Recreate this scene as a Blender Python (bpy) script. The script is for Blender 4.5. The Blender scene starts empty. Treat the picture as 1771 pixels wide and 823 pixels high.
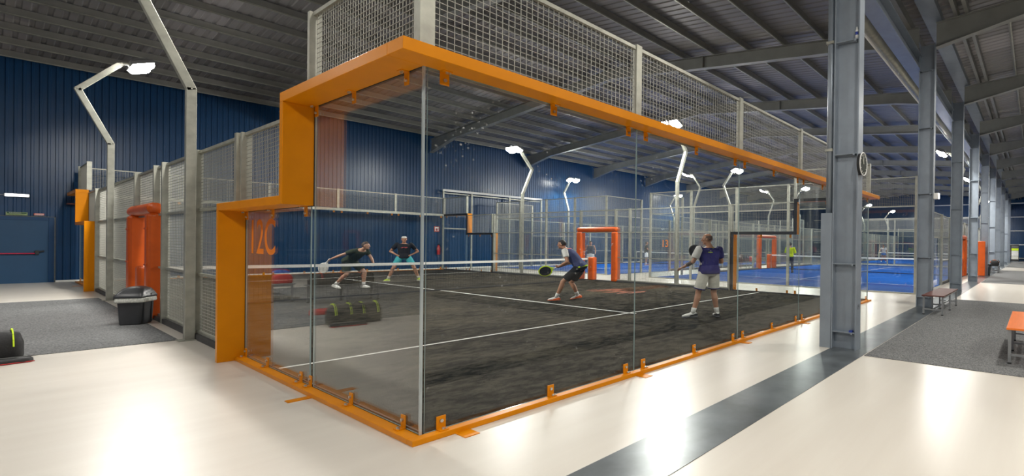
import bpy, bmesh, math, random
from mathutils import Vector, Matrix
random.seed(7)
SC = bpy.context.scene
COL = SC.collection
PI = math.pi
K = 1.196                      # plan scale: one nominal court metre

# ------------------------------------------------------------------ materials
def _nt(name):
    m = bpy.data.materials.new(name); m.use_nodes = True
    nt = m.node_tree; nt.nodes.clear()
    out = nt.nodes.new('ShaderNodeOutputMaterial')
    return m, nt, out

def N(nt, kind, **kw):
    n = nt.nodes.new(kind)
    for k, v in kw.items(): setattr(n, k, v)
    return n

def mix_rgb(nt, fac, a, b, blend='MIX'):
    n = N(nt, 'ShaderNodeMix', data_type='RGBA', blend_type=blend)
    for sock, v in ((n.inputs[0], fac), (n.inputs[6], a), (n.inputs[7], b)):
        if hasattr(v, 'is_linked'): nt.links.new(v, sock)
        elif isinstance(v, (int, float)): sock.default_value = v
        else: sock.default_value = (*v, 1)
    return n.outputs[2]

def noise(nt, scale, detail=4, rough=.55, stretch=None, coord='Object'):
    tc = N(nt, 'ShaderNodeTexCoord')
    src = tc.outputs[coord]
    if stretch:
        mp = N(nt, 'ShaderNodeMapping'); mp.inputs['Scale'].default_value = stretch
        nt.links.new(src, mp.inputs['Vector']); src = mp.outputs[0]
    n = N(nt, 'ShaderNodeTexNoise')
    n.inputs['Scale'].default_value = scale; n.inputs['Detail'].default_value = detail
    n.inputs['Roughness'].default_value = rough
    nt.links.new(src, n.inputs['Vector'])
    return n.outputs[0]

def ramp(nt, src, lo, hi, a=(0, 0, 0), b=(1, 1, 1)):
    r = N(nt, 'ShaderNodeValToRGB')
    r.color_ramp.elements[0].position = lo; r.color_ramp.elements[0].color = (*a, 1)
    r.color_ramp.elements[1].position = hi; r.color_ramp.elements[1].color = (*b, 1)
    nt.links.new(src, r.inputs[0]); return r.outputs[0]

def mat(name, color, rough=.5, metal=0., var=.12, vscale=6., bump=0., bscale=60., spec=.5, stretch=None):
    m, nt, out = _nt(name)
    p = N(nt, 'ShaderNodeBsdfPrincipled')
    p.inputs['Roughness'].default_value = rough; p.inputs['Metallic'].default_value = metal
    p.inputs['Specular IOR Level'].default_value = spec
    if var > 0:
        f = ramp(nt, noise(nt, vscale, stretch=stretch), .3, .7)
        lo = tuple(c * (1 - var) for c in color); hi = tuple(min(1, c * (1 + var)) for c in color)
        nt.links.new(mix_rgb(nt, f, lo, hi), p.inputs['Base Color'])
    else:
        p.inputs['Base Color'].default_value = (*color, 1)
    if bump > 0:
        b = N(nt, 'ShaderNodeBump'); b.inputs['Strength'].default_value = bump; b.inputs['Distance'].default_value = .01
        nt.links.new(noise(nt, bscale), b.inputs['Height']); nt.links.new(b.outputs[0], p.inputs['Normal'])
    nt.links.new(p.outputs[0], out.inputs[0])
    return m

def emit(name, color, strength):
    m, nt, out = _nt(name)
    e = N(nt, 'ShaderNodeEmission'); e.inputs[0].default_value = (*color, 1); e.inputs[1].default_value = strength
    nt.links.new(e.outputs[0], out.inputs[0]); return m

def glass_mat(name, tint, base=.045, dust=0.0, top=1.0):
    m, nt, out = _nt(name)
    g = N(nt, 'ShaderNodeNewGeometry')
    d = N(nt, 'ShaderNodeVectorMath', operation='DOT_PRODUCT')
    nt.links.new(g.outputs['Normal'], d.inputs[0]); nt.links.new(g.outputs['Incoming'], d.inputs[1])
    ab = N(nt, 'ShaderNodeMath', operation='ABSOLUTE'); nt.links.new(d.outputs['Value'], ab.inputs[0])
    om = N(nt, 'ShaderNodeMath', operation='SUBTRACT'); om.inputs[0].default_value = 1; nt.links.new(ab.outputs[0], om.inputs[1])
    pw = N(nt, 'ShaderNodeMath', operation='POWER'); nt.links.new(om.outputs[0], pw.inputs[0]); pw.inputs[1].default_value = 5
    ma = N(nt, 'ShaderNodeMath', operation='MULTIPLY_ADD'); nt.links.new(pw.outputs[0], ma.inputs[0])
    ma.inputs[1].default_value = top - base; ma.inputs[2].default_value = base
    t = N(nt, 'ShaderNodeBsdfTransparent'); t.inputs[0].default_value = (*tint, 1)
    gl = N(nt, 'ShaderNodeBsdfGlossy'); gl.inputs['Roughness'].default_value = 0.0
    gl.inputs['Color'].default_value = (1, 1, 1, 1)
    mx = N(nt, 'ShaderNodeMixShader')
    nt.links.new(ma.outputs[0], mx.inputs[0]); nt.links.new(t.outputs[0], mx.inputs[1]); nt.links.new(gl.outputs[0], mx.inputs[2])
    last = mx.outputs[0]
    if dust > 0:
        df = N(nt, 'ShaderNodeBsdfDiffuse'); df.inputs[0].default_value = (.8, .82, .82, 1)
        vo = N(nt, 'ShaderNodeTexVoronoi'); vo.inputs['Scale'].default_value = 13; tcv = N(nt, 'ShaderNodeTexCoord'); nt.links.new(tcv.outputs['Object'], vo.inputs['Vector'])
        s1 = ramp(nt, vo.outputs['Distance'], .05, .16, (1, 1, 1), (0, 0, 0))
        s2 = ramp(nt, noise(nt, 34, 3, .7), .62, .78)
        sp = mix_rgb(nt, 1.0, mix_rgb(nt, 1.0, s1, s2, 'ADD'), (dust,) * 3, 'MULTIPLY')
        cl = ramp(nt, noise(nt, 1.6, 3), .48, .70, (0, 0, 0), (1, 1, 1))
        fac = mix_rgb(nt, 1.0, sp, cl, 'MULTIPLY')
        m2 = N(nt, 'ShaderNodeMixShader')
        nt.links.new(fac, m2.inputs[0]); nt.links.new(last, m2.inputs[1]); nt.links.new(df.outputs[0], m2.inputs[2]); last = m2.outputs[0]
    nt.links.new(last, out.inputs[0]); return m

def floor_mat():
    m, nt, out = _nt('whitewashed_wood_vinyl')
    p = N(nt, 'ShaderNodeBsdfPrincipled')
    n1 = ramp(nt, noise(nt, 1.0, 3, .5, (.5, 4.5, 1)), .2, .8)
    n2 = ramp(nt, noise(nt, 1.0, 4, .55, (1.5, 30, 1)), .2, .9)
    c = mix_rgb(nt, n1, (.62, .575, .51), (.68, .64, .575))
    f = N(nt, 'ShaderNodeMath', operation='MULTIPLY'); nt.links.new(n2, f.inputs[0]); f.inputs[1].default_value = .2
    c = mix_rgb(nt, f.outputs[0], c, (.60, .54, .47))
    nt.links.new(c, p.inputs['Base Color'])
    p.inputs['Roughness'].default_value = .31; p.inputs['Specular IOR Level'].default_value = .5
    nt.links.new(p.outputs[0], out.inputs[0]); return m

def turf_mat(name, a, b, sand, s1=1.2):
    m, nt, out = _nt(name)
    p = N(nt, 'ShaderNodeBsdfPrincipled'); p.inputs['Roughness'].default_value = .95; p.inputs['Specular IOR Level'].default_value = .03
    f1 = ramp(nt, noise(nt, .9, 6, .75), .42, .60); f2 = ramp(nt, noise(nt, 4.2, 8, .8, (.8, 1.3, 1)), .44, .57)
    c = mix_rgb(nt, mix_rgb(nt, .7, f1, f2), a, b)
    g = ramp(nt, noise(nt, s1 * .35, 3, .6), .5, .72)
    g2 = ramp(nt, noise(nt, 22, 3, .7), .3, .7)
    gg = mix_rgb(nt, 1.0, g, g2, 'MULTIPLY')
    c = mix_rgb(nt, gg, c, sand)
    nt.links.new(c, p.inputs['Base Color'])
    bmp = N(nt, 'ShaderNodeBump'); bmp.inputs['Strength'].default_value = .6; bmp.inputs['Distance'].default_value = .012
    nt.links.new(noise(nt, 70, 3), bmp.inputs['Height']); nt.links.new(bmp.outputs[0], p.inputs['Normal'])
    nt.links.new(p.outputs[0], out.inputs[0]); return m

def deck_mat():
    m, nt, out = _nt('roof_deck_sheets')
    p = N(nt, 'ShaderNodeBsdfPrincipled'); p.inputs['Roughness'].default_value = .55; p.inputs['Metallic'].default_value = .3
    tc = N(nt, 'ShaderNodeTexCoord'); mp = N(nt, 'ShaderNodeMapping')
    mp.inputs['Rotation'].default_value = (0, 0, PI / 2)
    nt.links.new(tc.outputs['Object'], mp.inputs[0])
    b = N(nt, 'ShaderNodeTexBrick'); b.inputs['Scale'].default_value = 1.0
    b.inputs['Brick Width'].default_value = 14.0; b.inputs['Row Height'].default_value = 1.08; b.inputs['Mortar Size'].default_value = 0.0
    b.inputs['Color1'].default_value = (.235, .23, .235, 1); b.inputs['Color2'].default_value = (.56, .53, .55, 1)
    b.inputs['Bias'].default_value = -.6
    nt.links.new(mp.outputs[0], b.inputs['Vector'])
    nt.links.new(b.outputs[0], p.inputs['Base Color'])
    nt.links.new(p.outputs[0], out.inputs[0]); return m

M = {}
M['orange'] = mat('orange_paint', (.66, .225, .0008), .36, var=.05, vscale=3, spec=.18)
M['turf_black'] = turf_mat('black_turf', (.002, .002, .0018), (.060, .053, .041), (.105, .09, .062))
M['turf_blue'] = turf_mat('blue_turf', (.006, .058, .25), (.010, .085, .36), (.035, .12, .41))
M['floor'] = floor_mat()
M['carpet'] = mat('grey_carpet', (.165, .168, .17), .95, var=.62, vscale=55, bump=.5, bscale=200, spec=.1)
M['wall'] = mat('blue_sheet_metal', (.0028, .043, .125), .32, .0, var=.06, vscale=2, spec=.5)
M['wall2'] = mat('blue_door_paint', (.004, .05, .125), .45, var=.04)
M['galv'] = mat('galvanised_steel', (.40, .40, .345), .45, .5, var=.16, vscale=7)
M['wire'] = mat('mesh_wire', (.36, .36, .32), .45, .3, var=0)
M['steel'] = mat('painted_grey_steel', (.27, .31, .36), .42, .35, var=.08, vscale=3)
M['rafter'] = mat('grey_rafter_steel', (.26, .265, .25), .5, .25, var=.1, vscale=2)
M['purlin'] = mat('galvanised_purlin', (.21, .205, .19), .45, .2, var=.1, vscale=3)
M['deck'] = deck_mat()
M['strip'] = mat('grey_metal_cover', (.115, .13, .14), .3, .35, var=.35, vscale=2.2)
M['bolt'] = mat('zinc_bolt', (.62, .62, .60), .3, .9, var=0)
M['line'] = mat('white_line_paint', (.74, .73, .69), .8, var=.15, vscale=30)
M['black'] = mat('black_rubber', (.018, .018, .02), .6, var=.2)
M['dark'] = mat('dark_grey_plastic', (.038, .04, .044), .35, var=.12)
M['white'] = mat('white_paint', (.78, .78, .76), .45, var=.04)
M['glass'] = glass_mat('clear_toughened_glass', (.955, .972, .968), .045)
M['glass_dusty'] = glass_mat('clear_glass_with_ball_marks', (.955, .972, .968), .03, .5, .62)
M['glass_edge'] = mat('glass_edge', (.27, .35, .35), .1, .0, var=0, spec=.8)
M['pad'] = mat('orange_red_vinyl_padding', (.66, .105, .008), .36, var=.08, vscale=4, bump=.25, bscale=9)
M['decal'] = mat('orange_decal', (.78, .20, .01), .55, var=0)
M['net'] = mat('black_net_cord', (.02, .02, .022), .8, var=0)
M['tape'] = mat('white_net_tape', (.80, .79, .75), .7, var=.05)
M['lamp'] = emit('lit_lamp_glass', (1, .97, .9), 130)
M['lamp_soft'] = emit('lit_tube_diffuser', (.95, .97, 1), 5)
M['lamp_housing'] = mat('lamp_housing', (.2, .2, .2), .5, .4, var=0)
M['bench_brown'] = mat('brown_laminate', (.115, .042, .034), .6, var=.12, spec=.25)
M['bench_orange'] = mat('orange_laminate', (.85, .19, .018), .3, var=.08, vscale=3, stretch=(1, 12, 1))
M['leg'] = mat('grey_bench_steel', (.30, .31, .32), .4, .5, var=.05)
M['red'] = mat('red_paint', (.55, .02, .02), .4, var=0)
M['crimson'] = mat('crimson_bar', (.46, .015, .06), .4, var=0)
M['neon'] = mat('neon_yellow', (.62, .85, .01), .5, var=0)
M['bag'] = mat('black_nylon', (.014, .014, .016), .65, var=.3, vscale=10, bump=.4, bscale=30)
M['bag_red'] = mat('red_nylon', (.45, .02, .02), .6, var=.2)
M['bag_grey'] = mat('grey_nylon', (.10, .105, .10), .6, var=.2)
M['bag_white'] = mat('white_towel', (.7, .7, .68), .85, var=.1)
M['bag_blue'] = mat('blue_nylon', (.02, .05, .30), .6, var=.2)
M['liner'] = mat('clear_bin_liner', (.66, .66, .6), .25, var=.25, vscale=25)
M['sign_green'] = mat('green_sign', (.28, .36, .16), .5, var=0)
M['sign_dark'] = mat('dark_green_sign', (.01, .07, .03), .5, var=0)
M['sign_red'] = mat('red_sign', (.60, .09, .06), .5, var=0)
M['kerb'] = mat('dark_kerb', (.05, .05, .052), .6, var=.2)
M['clay'] = mat('rusty_turf_print', (.20, .055, .025), .9, var=.5, vscale=8)
M['corner_highlight'] = mat('glass_corner_highlight', (.42, .47, .48), .15, .3, var=0, spec=.8)  # pale tone painting the bright highlight on the glass edges
M['blue_poster'] = mat('blue_poster', (.03, .22, .55), .5, var=0)
M['clockface'] = mat('black_clock_face', (.015, .02, .012), .2, var=0)

# ------------------------------------------------------------------ mesh building
class MB:
    def __init__(s): s.v = []; s.f = []; s.mi = []
    def add(s, vs, fs, mi=0):
        o = len(s.v); s.v += [tuple(p) for p in vs]; s.f += [tuple(i + o for i in f) for f in fs]; s.mi += [mi] * len(fs)
    def box(s, x0, x1, y0, y1, z0, z1, mi=0):
        s.add([(x0,y0,z0),(x1,y0,z0),(x1,y1,z0),(x0,y1,z0),(x0,y0,z1),(x1,y0,z1),(x1,y1,z1),(x0,y1,z1)],
              [(0,3,2,1),(4,5,6,7),(0,1,5,4),(1,2,6,5),(2,3,7,6),(3,0,4,7)], mi)
    def bar(s, a, b, w, h, up=(0,0,1), mi=0):
        a = Vector(a); b = Vector(b); d = (b - a).normalized(); up = Vector(up)
        if abs(d.dot(up)) > .98: up = Vector((1, 0, 0))
        r = d.cross(up).normalized() * (w / 2); u = r.cross(d).normalized() * (h / 2)
        s.add([a-r-u, a+r-u, a+r+u, a-r+u, b-r-u, b+r-u, b+r+u, b-r+u],
              [(0,1,2,3),(7,6,5,4),(0,4,5,1),(1,5,6,2),(2,6,7,3),(3,7,4,0)], mi)
    def tube(s, pts, r, n=10, cap=True, mi=0):
        pts = [Vector(p) for p in pts]; rs = r if isinstance(r, (list, tuple)) else [r] * len(pts)
        d0 = (pts[1] - pts[0]).normalized()
        up = Vector((0, 0, 1)) if abs(d0.z) < .9 else Vector((1, 0, 0))
        vs = []
        for i, p in enumerate(pts):
            if i == 0: d = pts[1] - p
            elif i == len(pts) - 1: d = p - pts[i-1]
            else: d = (pts[i+1] - p).normalized() + (p - pts[i-1]).normalized()
            d.normalize(); a = d.cross(up)
            if a.length < 1e-4: a = d.cross(Vector((0, 1, 0)))
            a.normalize(); b = a.cross(d).normalized(); up = b
            for k in range(n):
                t = 2 * PI * k / n
                vs.append(p + a * math.cos(t) * rs[i] + b * math.sin(t) * rs[i])
        fs = []
        for i in range(len(pts) - 1):
            for k in range(n):
                fs.append((i*n+k, i*n+(k+1)%n, (i+1)*n+(k+1)%n, (i+1)*n+k))
        if cap:
            fs.append(tuple(range(n-1, -1, -1))); fs.append(tuple(range((len(pts)-1)*n, len(pts)*n)))
        s.add(vs, fs, mi)
    def loft(s, rings, cap=True, n=16, mi=0):
        """rings: (center, lateral vector, depth vector, power)"""
        vs = []
        for c, a, b, *pw in rings:
            c = Vector(c); a = Vector(a); b = Vector(b); q = pw[0] if pw else 1.0
            for k in range(n):
                t = 2 * PI * k / n; ct, st = math.cos(t), math.sin(t)
                vs.append(c + a * math.copysign(abs(ct) ** q, ct) + b * math.copysign(abs(st) ** q, st))
        fs = []
        R = len(rings)
        for i in range(R - 1):
            for k in range(n): fs.append((i*n+k, i*n+(k+1)%n, (i+1)*n+(k+1)%n, (i+1)*n+k))
        if cap: fs.append(tuple(range(n-1, -1, -1))); fs.append(tuple(range((R-1)*n, R*n)))
        s.add(vs, fs, mi)
    def ell(s, c, rx, ry, rz, R=None, n=14, m=9, mi=0):
        vs = []; fs = []; c = Vector(c); R = R or Matrix.Identity(3)
        for i in range(m + 1):
            ph = PI * i / m
            for k in range(n):
                t = 2 * PI * k / n
                vs.append(c + R @ Vector((rx*math.sin(ph)*math.cos(t), ry*math.sin(ph)*math.sin(t), rz*math.cos(ph))))
        for i in range(m):
            for k in range(n): fs.append((i*n+k, (i+1)*n+k, (i+1)*n+(k+1)%n, i*n+(k+1)%n))
        s.add(vs, fs, mi)
    def prism(s, poly, z0, z1, ax=2, mi=0):
        """2-D polygon (ccw) extruded along an axis"""
        def P(a, b, c): return (a, b, c) if ax == 2 else ((a, c, b) if ax == 1 else (c, a, b))
        n = len(poly)
        s.add([P(a, b, z0) for a, b in poly] + [P(a, b, z1) for a, b in poly],
              [tuple(range(n-1, -1, -1)), tuple(range(n, 2*n))] + [(i, (i+1)%n, n+(i+1)%n, n+i) for i in range(n)], mi)
    def mesh(s, name, mats, smooth=False):
        me = bpy.data.meshes.new(name); me.from_pydata([tuple(v) for v in s.v], [], s.f); me.update()
        for m in (mats if isinstance(mats, (list, tuple)) else [mats]): me.materials.append(m)
        for p, i in zip(me.polygons, s.mi): p.material_index = i; p.use_smooth = smooth
        bm = bmesh.new(); bm.from_mesh(me); bmesh.ops.recalc_face_normals(bm, faces=bm.faces); bm.to_mesh(me); bm.free()
        return me
    def build(s, name, mats, parent=None, smooth=False, bevel=0):
        return link(name, s.mesh(name, mats, smooth), parent, bevel)

def link(name, me, parent=None, bevel=0, matrix=None):
    o = bpy.data.objects.new(name, me); COL.objects.link(o)
    if parent is not None: o.parent = parent
    if matrix is not None: o.matrix_local = matrix
    if bevel:
        b = o.modifiers.new('bevel', 'BEVEL'); b.width = bevel; b.segments = 2; b.limit_method = 'ANGLE'; b.harden_normals = False
    return o

def empty(name, loc=(0, 0, 0), rz=0.):
    o = bpy.data.objects.new(name, None); COL.objects.link(o); o.location = loc; o.rotation_euler = (0, 0, rz)
    o.empty_display_size = .1
    return o

def tag(o, label=None, cat=None, group=None, kind=None):
    if label: o['label'] = label
    if cat: o['category'] = cat
    if group: o['group'] = group
    if kind: o['kind'] = kind
    return o

def thing(name, label, cat, loc=(0, 0, 0), rz=0., group=None):
    return tag(empty(name, loc, rz), label, cat, group)

def copy_tree(o, parent=None):
    c = o.copy(); COL.objects.link(c)
    if parent is not None: c.parent = parent
    for ch in list(o.children): copy_tree(ch, c)
    return c

def structure(o, label=None):
    o['kind'] = 'structure'
    if label: o['label'] = label
    return o

def text(name, body, size, m, parent, matrix, sx=1.0, ext=.001, offset=0.):
    cu = bpy.data.curves.new(name, 'FONT'); cu.body = body; cu.size = size; cu.extrude = ext; cu.offset = offset
    cu.align_x = 'CENTER'; cu.align_y = 'CENTER'
    tmp = bpy.data.objects.new(name, cu); COL.objects.link(tmp)
    me = bpy.data.meshes.new_from_object(tmp.evaluated_get(bpy.context.evaluated_depsgraph_get()))
    bpy.data.objects.remove(tmp); bpy.data.curves.remove(cu)
    me.name = name; me.materials.clear(); me.materials.append(m)
    return link(name, me, parent, matrix=matrix @ Matrix.Diagonal((sx, 1, 1, 1)))

def rr(w, d, r=.05, n=5):
    o = []
    for cx, cy, a0 in ((w/2-r, d/2-r, 0), (-w/2+r, d/2-r, 90), (-w/2+r, -d/2+r, 180), (w/2-r, -d/2+r, 270)):
        for k in range(n): a = math.radians(a0 + 90*k/(n-1)); o.append((cx + r*math.cos(a), cy + r*math.sin(a)))
    return o
def rloft(b, secs, cap=True):
    n = None; vs = []
    for w_, d_, r_, z, *off in secs:
        o = rr(w_, d_, r_); n = len(o); ox = off[0] if off else 0; vs += [(x + ox, y, z) for x, y in o]
    fs = []
    for i in range(len(secs)-1):
        for k in range(n): fs.append((i*n+k, i*n+(k+1)%n, (i+1)*n+(k+1)%n, (i+1)*n+k))
    if cap: fs += [tuple(range(n-1, -1, -1)), tuple(range((len(secs)-1)*n, len(secs)*n))]
    b.add(vs, fs)

def basis(right, up, loc):
    r = Vector(right).normalized(); u = Vector(up).normalized(); n = r.cross(u)
    return Matrix(((r.x, u.x, n.x, loc[0]), (r.y, u.y, n.y, loc[1]), (r.z, u.z, n.z, loc[2]), (0, 0, 0, 1)))

# ------------------------------------------------------------------ hall shell
XL, XR, YF, YB = -14.0, 66.0, -17.0, 24.72
def ribbed(name, p0, p1, z0, z1, nrm, m, pitch=.16, dep=.018):
    """vertical trapezoid-profile wall cladding from p0 to p1, the profile on the side nrm"""
    p0 = Vector(p0); p1 = Vector(p1); d = (p1 - p0); L = d.length; d.normalize(); nrm = Vector(nrm)
    n = int(L / pitch); prof = []
    for i in range(n):
        s = i * pitch
        prof += [(s, 0), (s + pitch*.55, 0), (s + pitch*.63, dep), (s + pitch*.92, dep)]
    prof.append((L, 0))
    vs = [p0 + d*s + nrm*h + Vector((0,0,z0)) for s, h in prof] + [p0 + d*s + nrm*h + Vector((0,0,z1)) for s, h in prof]
    q = len(prof)
    b = MB(); b.add(vs, [(i, i+1, q+i+1, q+i) for i in range(q-1)])
    # solid backing so that the wall has a thickness
    e = [p0 - nrm*.12, p1 - nrm*.12, p1 - nrm*.01, p0 - nrm*.01]
    b.add([v + Vector((0,0,z0)) for v in e] + [v + Vector((0,0,z1)) for v in e], [(0,1,2,3),(4,5,6,7),(0,1,5,4),(1,2,6,5),(2,3,7,6),(3,0,4,7)])
    return structure(b.build(name, m))

b = MB(); b.box(XL, XR, YF, YB + .1, -.12, 0); structure(b.build('floor', M['floor']))
ribbed('wall_back', (XL, YB, 0), (XR, YB, 0), 0, 7.75, (0, -1, 0), M['wall'])
ribbed('wall_right', (XR, YB, 0), (XR, YF, 0), 0, 9.2, (-1, 0, 0), M['wall'])
ribbed('wall_left', (XL, YF, 0), (XL, YB, 0), 0, 9.2, (1, 0, 0), M['wall'])
ribbed('wall_front', (XR, YF, 0), (XL, YF, 0), 0, 9.2, (0, 1, 0), M['wall'])
b = MB(); b.box(XL, XR, YB - .05, YB - .031, 0, .06); structure(b.build('baseboard_back', M['white']))

RIDGE = 10.3
def ztop(y):                  # top of the rafters
    if y >= RIDGE: return 7.30 + .09 * (24.5 - y)
    if y >= -1.6: return 7.30 + .09 * (24.5 - RIDGE) - .09 * (RIDGE - y)
    return 7.52 + .075 * (-1.6 - y)
def deck(name, ya, yb):
    b = MB(); pitch = .25; n = int((XR - XL) / pitch); prof = []
    for i in range(n):
        s = XL + i * pitch; prof += [(s, 0), (s + pitch*.5, 0), (s + pitch*.6, .022), (s + pitch*.9, .022)]
    prof.append((XR, 0)); q = len(prof)
    za, zb = ztop(ya) + .24, ztop(yb) + .24
    b.add([(s, ya, za + h) for s, h in prof] + [(s, yb, zb + h) for s, h in prof], [(i, i+1, q+i+1, q+i) for i in range(q-1)])
    b.add([(XL, ya, za + .1), (XR, ya, za + .1), (XR, yb, zb + .1), (XL, yb, zb + .1)], [(0, 1, 2, 3)])
    return structure(b.build(name, M['deck']))
deck('ceiling', YB, RIDGE); deck('ceiling', RIDGE, -1.55); deck('ceiling', -1.65, YF)

def ibeam_y(b, x, ya, za, yb, zb, h0, h1, w=.2, t=.02):
    """I-section running along y; z values are its top, h0/h1 its depth at the two ends"""
    for off, ht in ((0, t), (None, t)):
        z0, z1 = (za - t, zb - t) if off == 0 else (za - h0, zb - h1)
        b.add([(x-w/2,ya,z0),(x+w/2,ya,z0),(x+w/2,yb,z1),(x-w/2,yb,z1),(x-w/2,ya,z0+t),(x+w/2,ya,z0+t),(x+w/2,yb,z1+t),(x-w/2,yb,z1+t)],
              [(0,3,2,1),(4,5,6,7),(0,1,5,4),(1,2,6,5),(2,3,7,6),(3,0,4,7)])
    b.add([(x-.008,ya,za-h0),(x+.008,ya,za-h0),(x+.008,yb,zb-h1),(x-.008,yb,zb-h1),(x-.008,ya,za),(x+.008,ya,za),(x+.008,yb,zb),(x-.008,yb,zb)],
          [(0,3,2,1),(4,5,6,7),(0,1,5,4),(1,2,6,5),(2,3,7,6),(3,0,4,7)])

COLX = [5.33, 11.6, 17.5, 23.2, 28.9, 34.6, 40.3, 46.0, 51.7, 57.4]
for x in COLX:
    b = MB()
    ibeam_y(b, x, 24.62, ztop(24.62), 22.2, ztop(22.2), .75, .42)      # haunch at the wall
    ibeam_y(b, x, 22.2, ztop(22.2), RIDGE, ztop(RIDGE), .42, .42)
    ibeam_y(b, x, RIDGE, ztop(RIDGE), .6, ztop(.6), .42, .42)
    ibeam_y(b, x, .6, ztop(.6), -1.43, ztop(-1.43), .42, .58)
    b.box(x - .11, x + .11, 5.75, 5.79, ztop(5.8) - .42, ztop(5.8))
    structure(b.build('rafter_beam', M['rafter']), 'grey steel rafter under the roof of the courts bay')
    b = MB()
    ibeam_y(b, x, -1.87, ztop(-1.87), -4.2, ztop(-4.2), .66, .38)
    ibeam_y(b, x, -4.2, ztop(-4.2), YF + .1, ztop(YF + .1), .38, .38)
    structure(b.build('rafter_beam', M['rafter']), 'grey steel rafter over the side corridor')

def purlin(y, m='purlin'):
    z = ztop(y); b = MB()
    b.box(XL + .1, XR - .1, y - .004, y + .004, z, z + .23)
    b.box(XL + .1, XR - .1, y - .04, y, z, z + .006, 1); b.box(XL + .1, XR - .1, y, y + .07, z + .222, z + .23)
    b.box(XL + .1, XR - .1, y - .04, y - .036, z, z + .035, 1)
    structure(b.build('purlin', [M[m], M['galv']]))  # paler lip paints the light caught by the bottom flange
y = 24.0
while y > -1.3: purlin(y); y -= 1.335
y = -3.5
while y > YF + .5: purlin(y, 'rafter'); y -= 1.5

# steel columns between the two bays (H section, web across the hall)
b0 = MB(); zc = 7.0
b0.box(-.11, .11, .18, .20, 0, zc); b0.box(-.11, .11, -.20, -.18, 0, zc)
colflange = b0.mesh('column_flange', M['steel'])
b0 = MB(); b0.box(-.008, .008, -.18, .18, 0, zc); colweb = b0.mesh('column_web', M['steel'])
b0 = MB(); b0.box(-.105, -.008, -.18, .18, 0, .012); b0.box(-.105, -.03, -.14, -.11, -.02, 0); colshelf = b0.mesh('stiffener_plate', M['steel'])
for i, x in enumerate(COLX):
    e = empty('steel_column', (x, -1.66, 0)); structure(e, 'grey steel H column between the courts and the side corridor')
    link('flange', colflange, e); link('web', colweb, e)
    for z in (.26, 1.32, 3.02, 4.77, 6.3): link('stiffener_plate', colshelf, e, matrix=Matrix.Translation((0, 0, z)))

# longitudinal girder, gutter, pipes
b = MB(); b.box(XL, XR, -1.52, -1.18, 6.30, 6.33); b.box(XL, XR, -1.52, -1.18, 6.72, 6.75); b.box(XL, XR, -1.36, -1.34, 6.33, 6.72)
structure(b.build('beam_girder', M['steel']), 'long grey steel girder running along the column tops')
b = MB(); b.box(XL, XR, -1.98, -1.60, 7.60, 7.62); b.box(XL, XR, -2.0, -1.98, 7.60, 7.85); b.box(XL, XR, -1.6, -1.58, 7.60, 7.85)
structure(b.build('beam_gutter', M['steel']), 'grey valley gutter above the columns')
b = MB(); b.box(XL, XR, -1.24, -.98, 7.52, 7.54); b.box(XL, XR, -1.24, -1.22, 7.54, 7.76)
structure(b.build('beam_edge_purlin', M['rafter']))
for y in (-2.35, -2.6):
    b = MB(); b.box(XL, XR, y - .045, y + .045, ztop(y) + .01, ztop(y) + .2); structure(b.build('beam_edge_purlin', M['rafter']))
b = MB(); b.tube([(XL + .1, -.8, 6.72), (XR - .1, -.8, 6.72)], .15, 14)
p_ = b.build('ventilation_pipe', M['galv'], smooth=True); tag(p_, 'thick round galvanised pipe hung beside the girder along the column tops', 'pipe')
b = MB(); b.tube([(XL + .1, -.78, 6.46), (XR - .1, -.78, 6.46)], .03, 8)
for xh in range(8, 60, 4): b.box(xh - .01, xh + .01, -.80, -.78, 6.46, 6.64)
p_ = b.build('cable_conduit', M['white'], smooth=True); tag(p_, 'thin white conduit running just below the thick round pipe', 'pipe')

# floor strip and carpets
b = MB(); b.box(-9.0, 64.0, -2.04, -1.46, 0, .004); structure(b.build('trim_1', M['strip']), 'dark grey metal strip along the floor beneath the columns')
def carpet(x0, x1, y0, y1, label):
    b = MB(); b.box(x0, x1, y0, y1, 0.0, .008); tag(b.build('carpet', M['carpet']), label, 'carpet')
carpet(-7.5, -.22, 7.15, 16.45, 'dark grey carpet on the floor beside the long mesh side of court 12C')
carpet(5.0, 14.1, -11.5, -2.06, 'grey carpet in the side corridor under the orange and the brown bench')
carpet(22.6, 37.0, -11.5, -2.06, 'grey carpet farther along the side corridor beside the orange gate padding')
carpet(44.0, 63.0, -11.5, -2.06, 'last grey carpet of the side corridor before the end wall')

# girts on the end wall
for z in (.35, 2.0, 3.7, 5.4, 7.1):
    b = MB(); b.box(XR - .16, XR - .034, YF, YB - .2, z, z + .09); structure(b.build('beam_girt', M['white']))

# ------------------------------------------------------------------ back wall: door, lamp, signs, extinguisher
d = empty('door_1', (-1.5, YB - .03, 0)); structure(d, 'blue double emergency door in the blue back wall')
b = MB(); b.box(-1.15, .90, -.05, 0, 0, 2.12); b.build('door_leaf', M['wall2'], d)
b = MB(); b.box(-1.25, -1.15, -.06, 0, 0, 2.24); b.box(.90, 1.02, -.06, 0, 0, 2.24); b.box(-1.15, .90, -.06, 0, 2.12, 2.24); b.build('door_frame', M['wall'], d, bevel=.008)
b = MB(); b.box(1.02, 1.045, -.05, 0, 0, 2.26); b.box(-1.25, 1.045, -.05, 0, 2.24, 2.262); b.build('frame_seal', M['bag_grey'], d)
b = MB(); b.tube([(-.7, -.12, 1.0), (.66, -.12, 1.0)], .022, 10); pb = b.build('push_bar', M['crimson'], d, smooth=True)
b = MB(); b.box(.64, .72, -.15, -.05, .96, 1.1); b.bar((.70, -.1, 1.05), (.82, -.12, 1.08), .05, .05); b.build('latch_box', M['black'], pb, bevel=.01)

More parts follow.
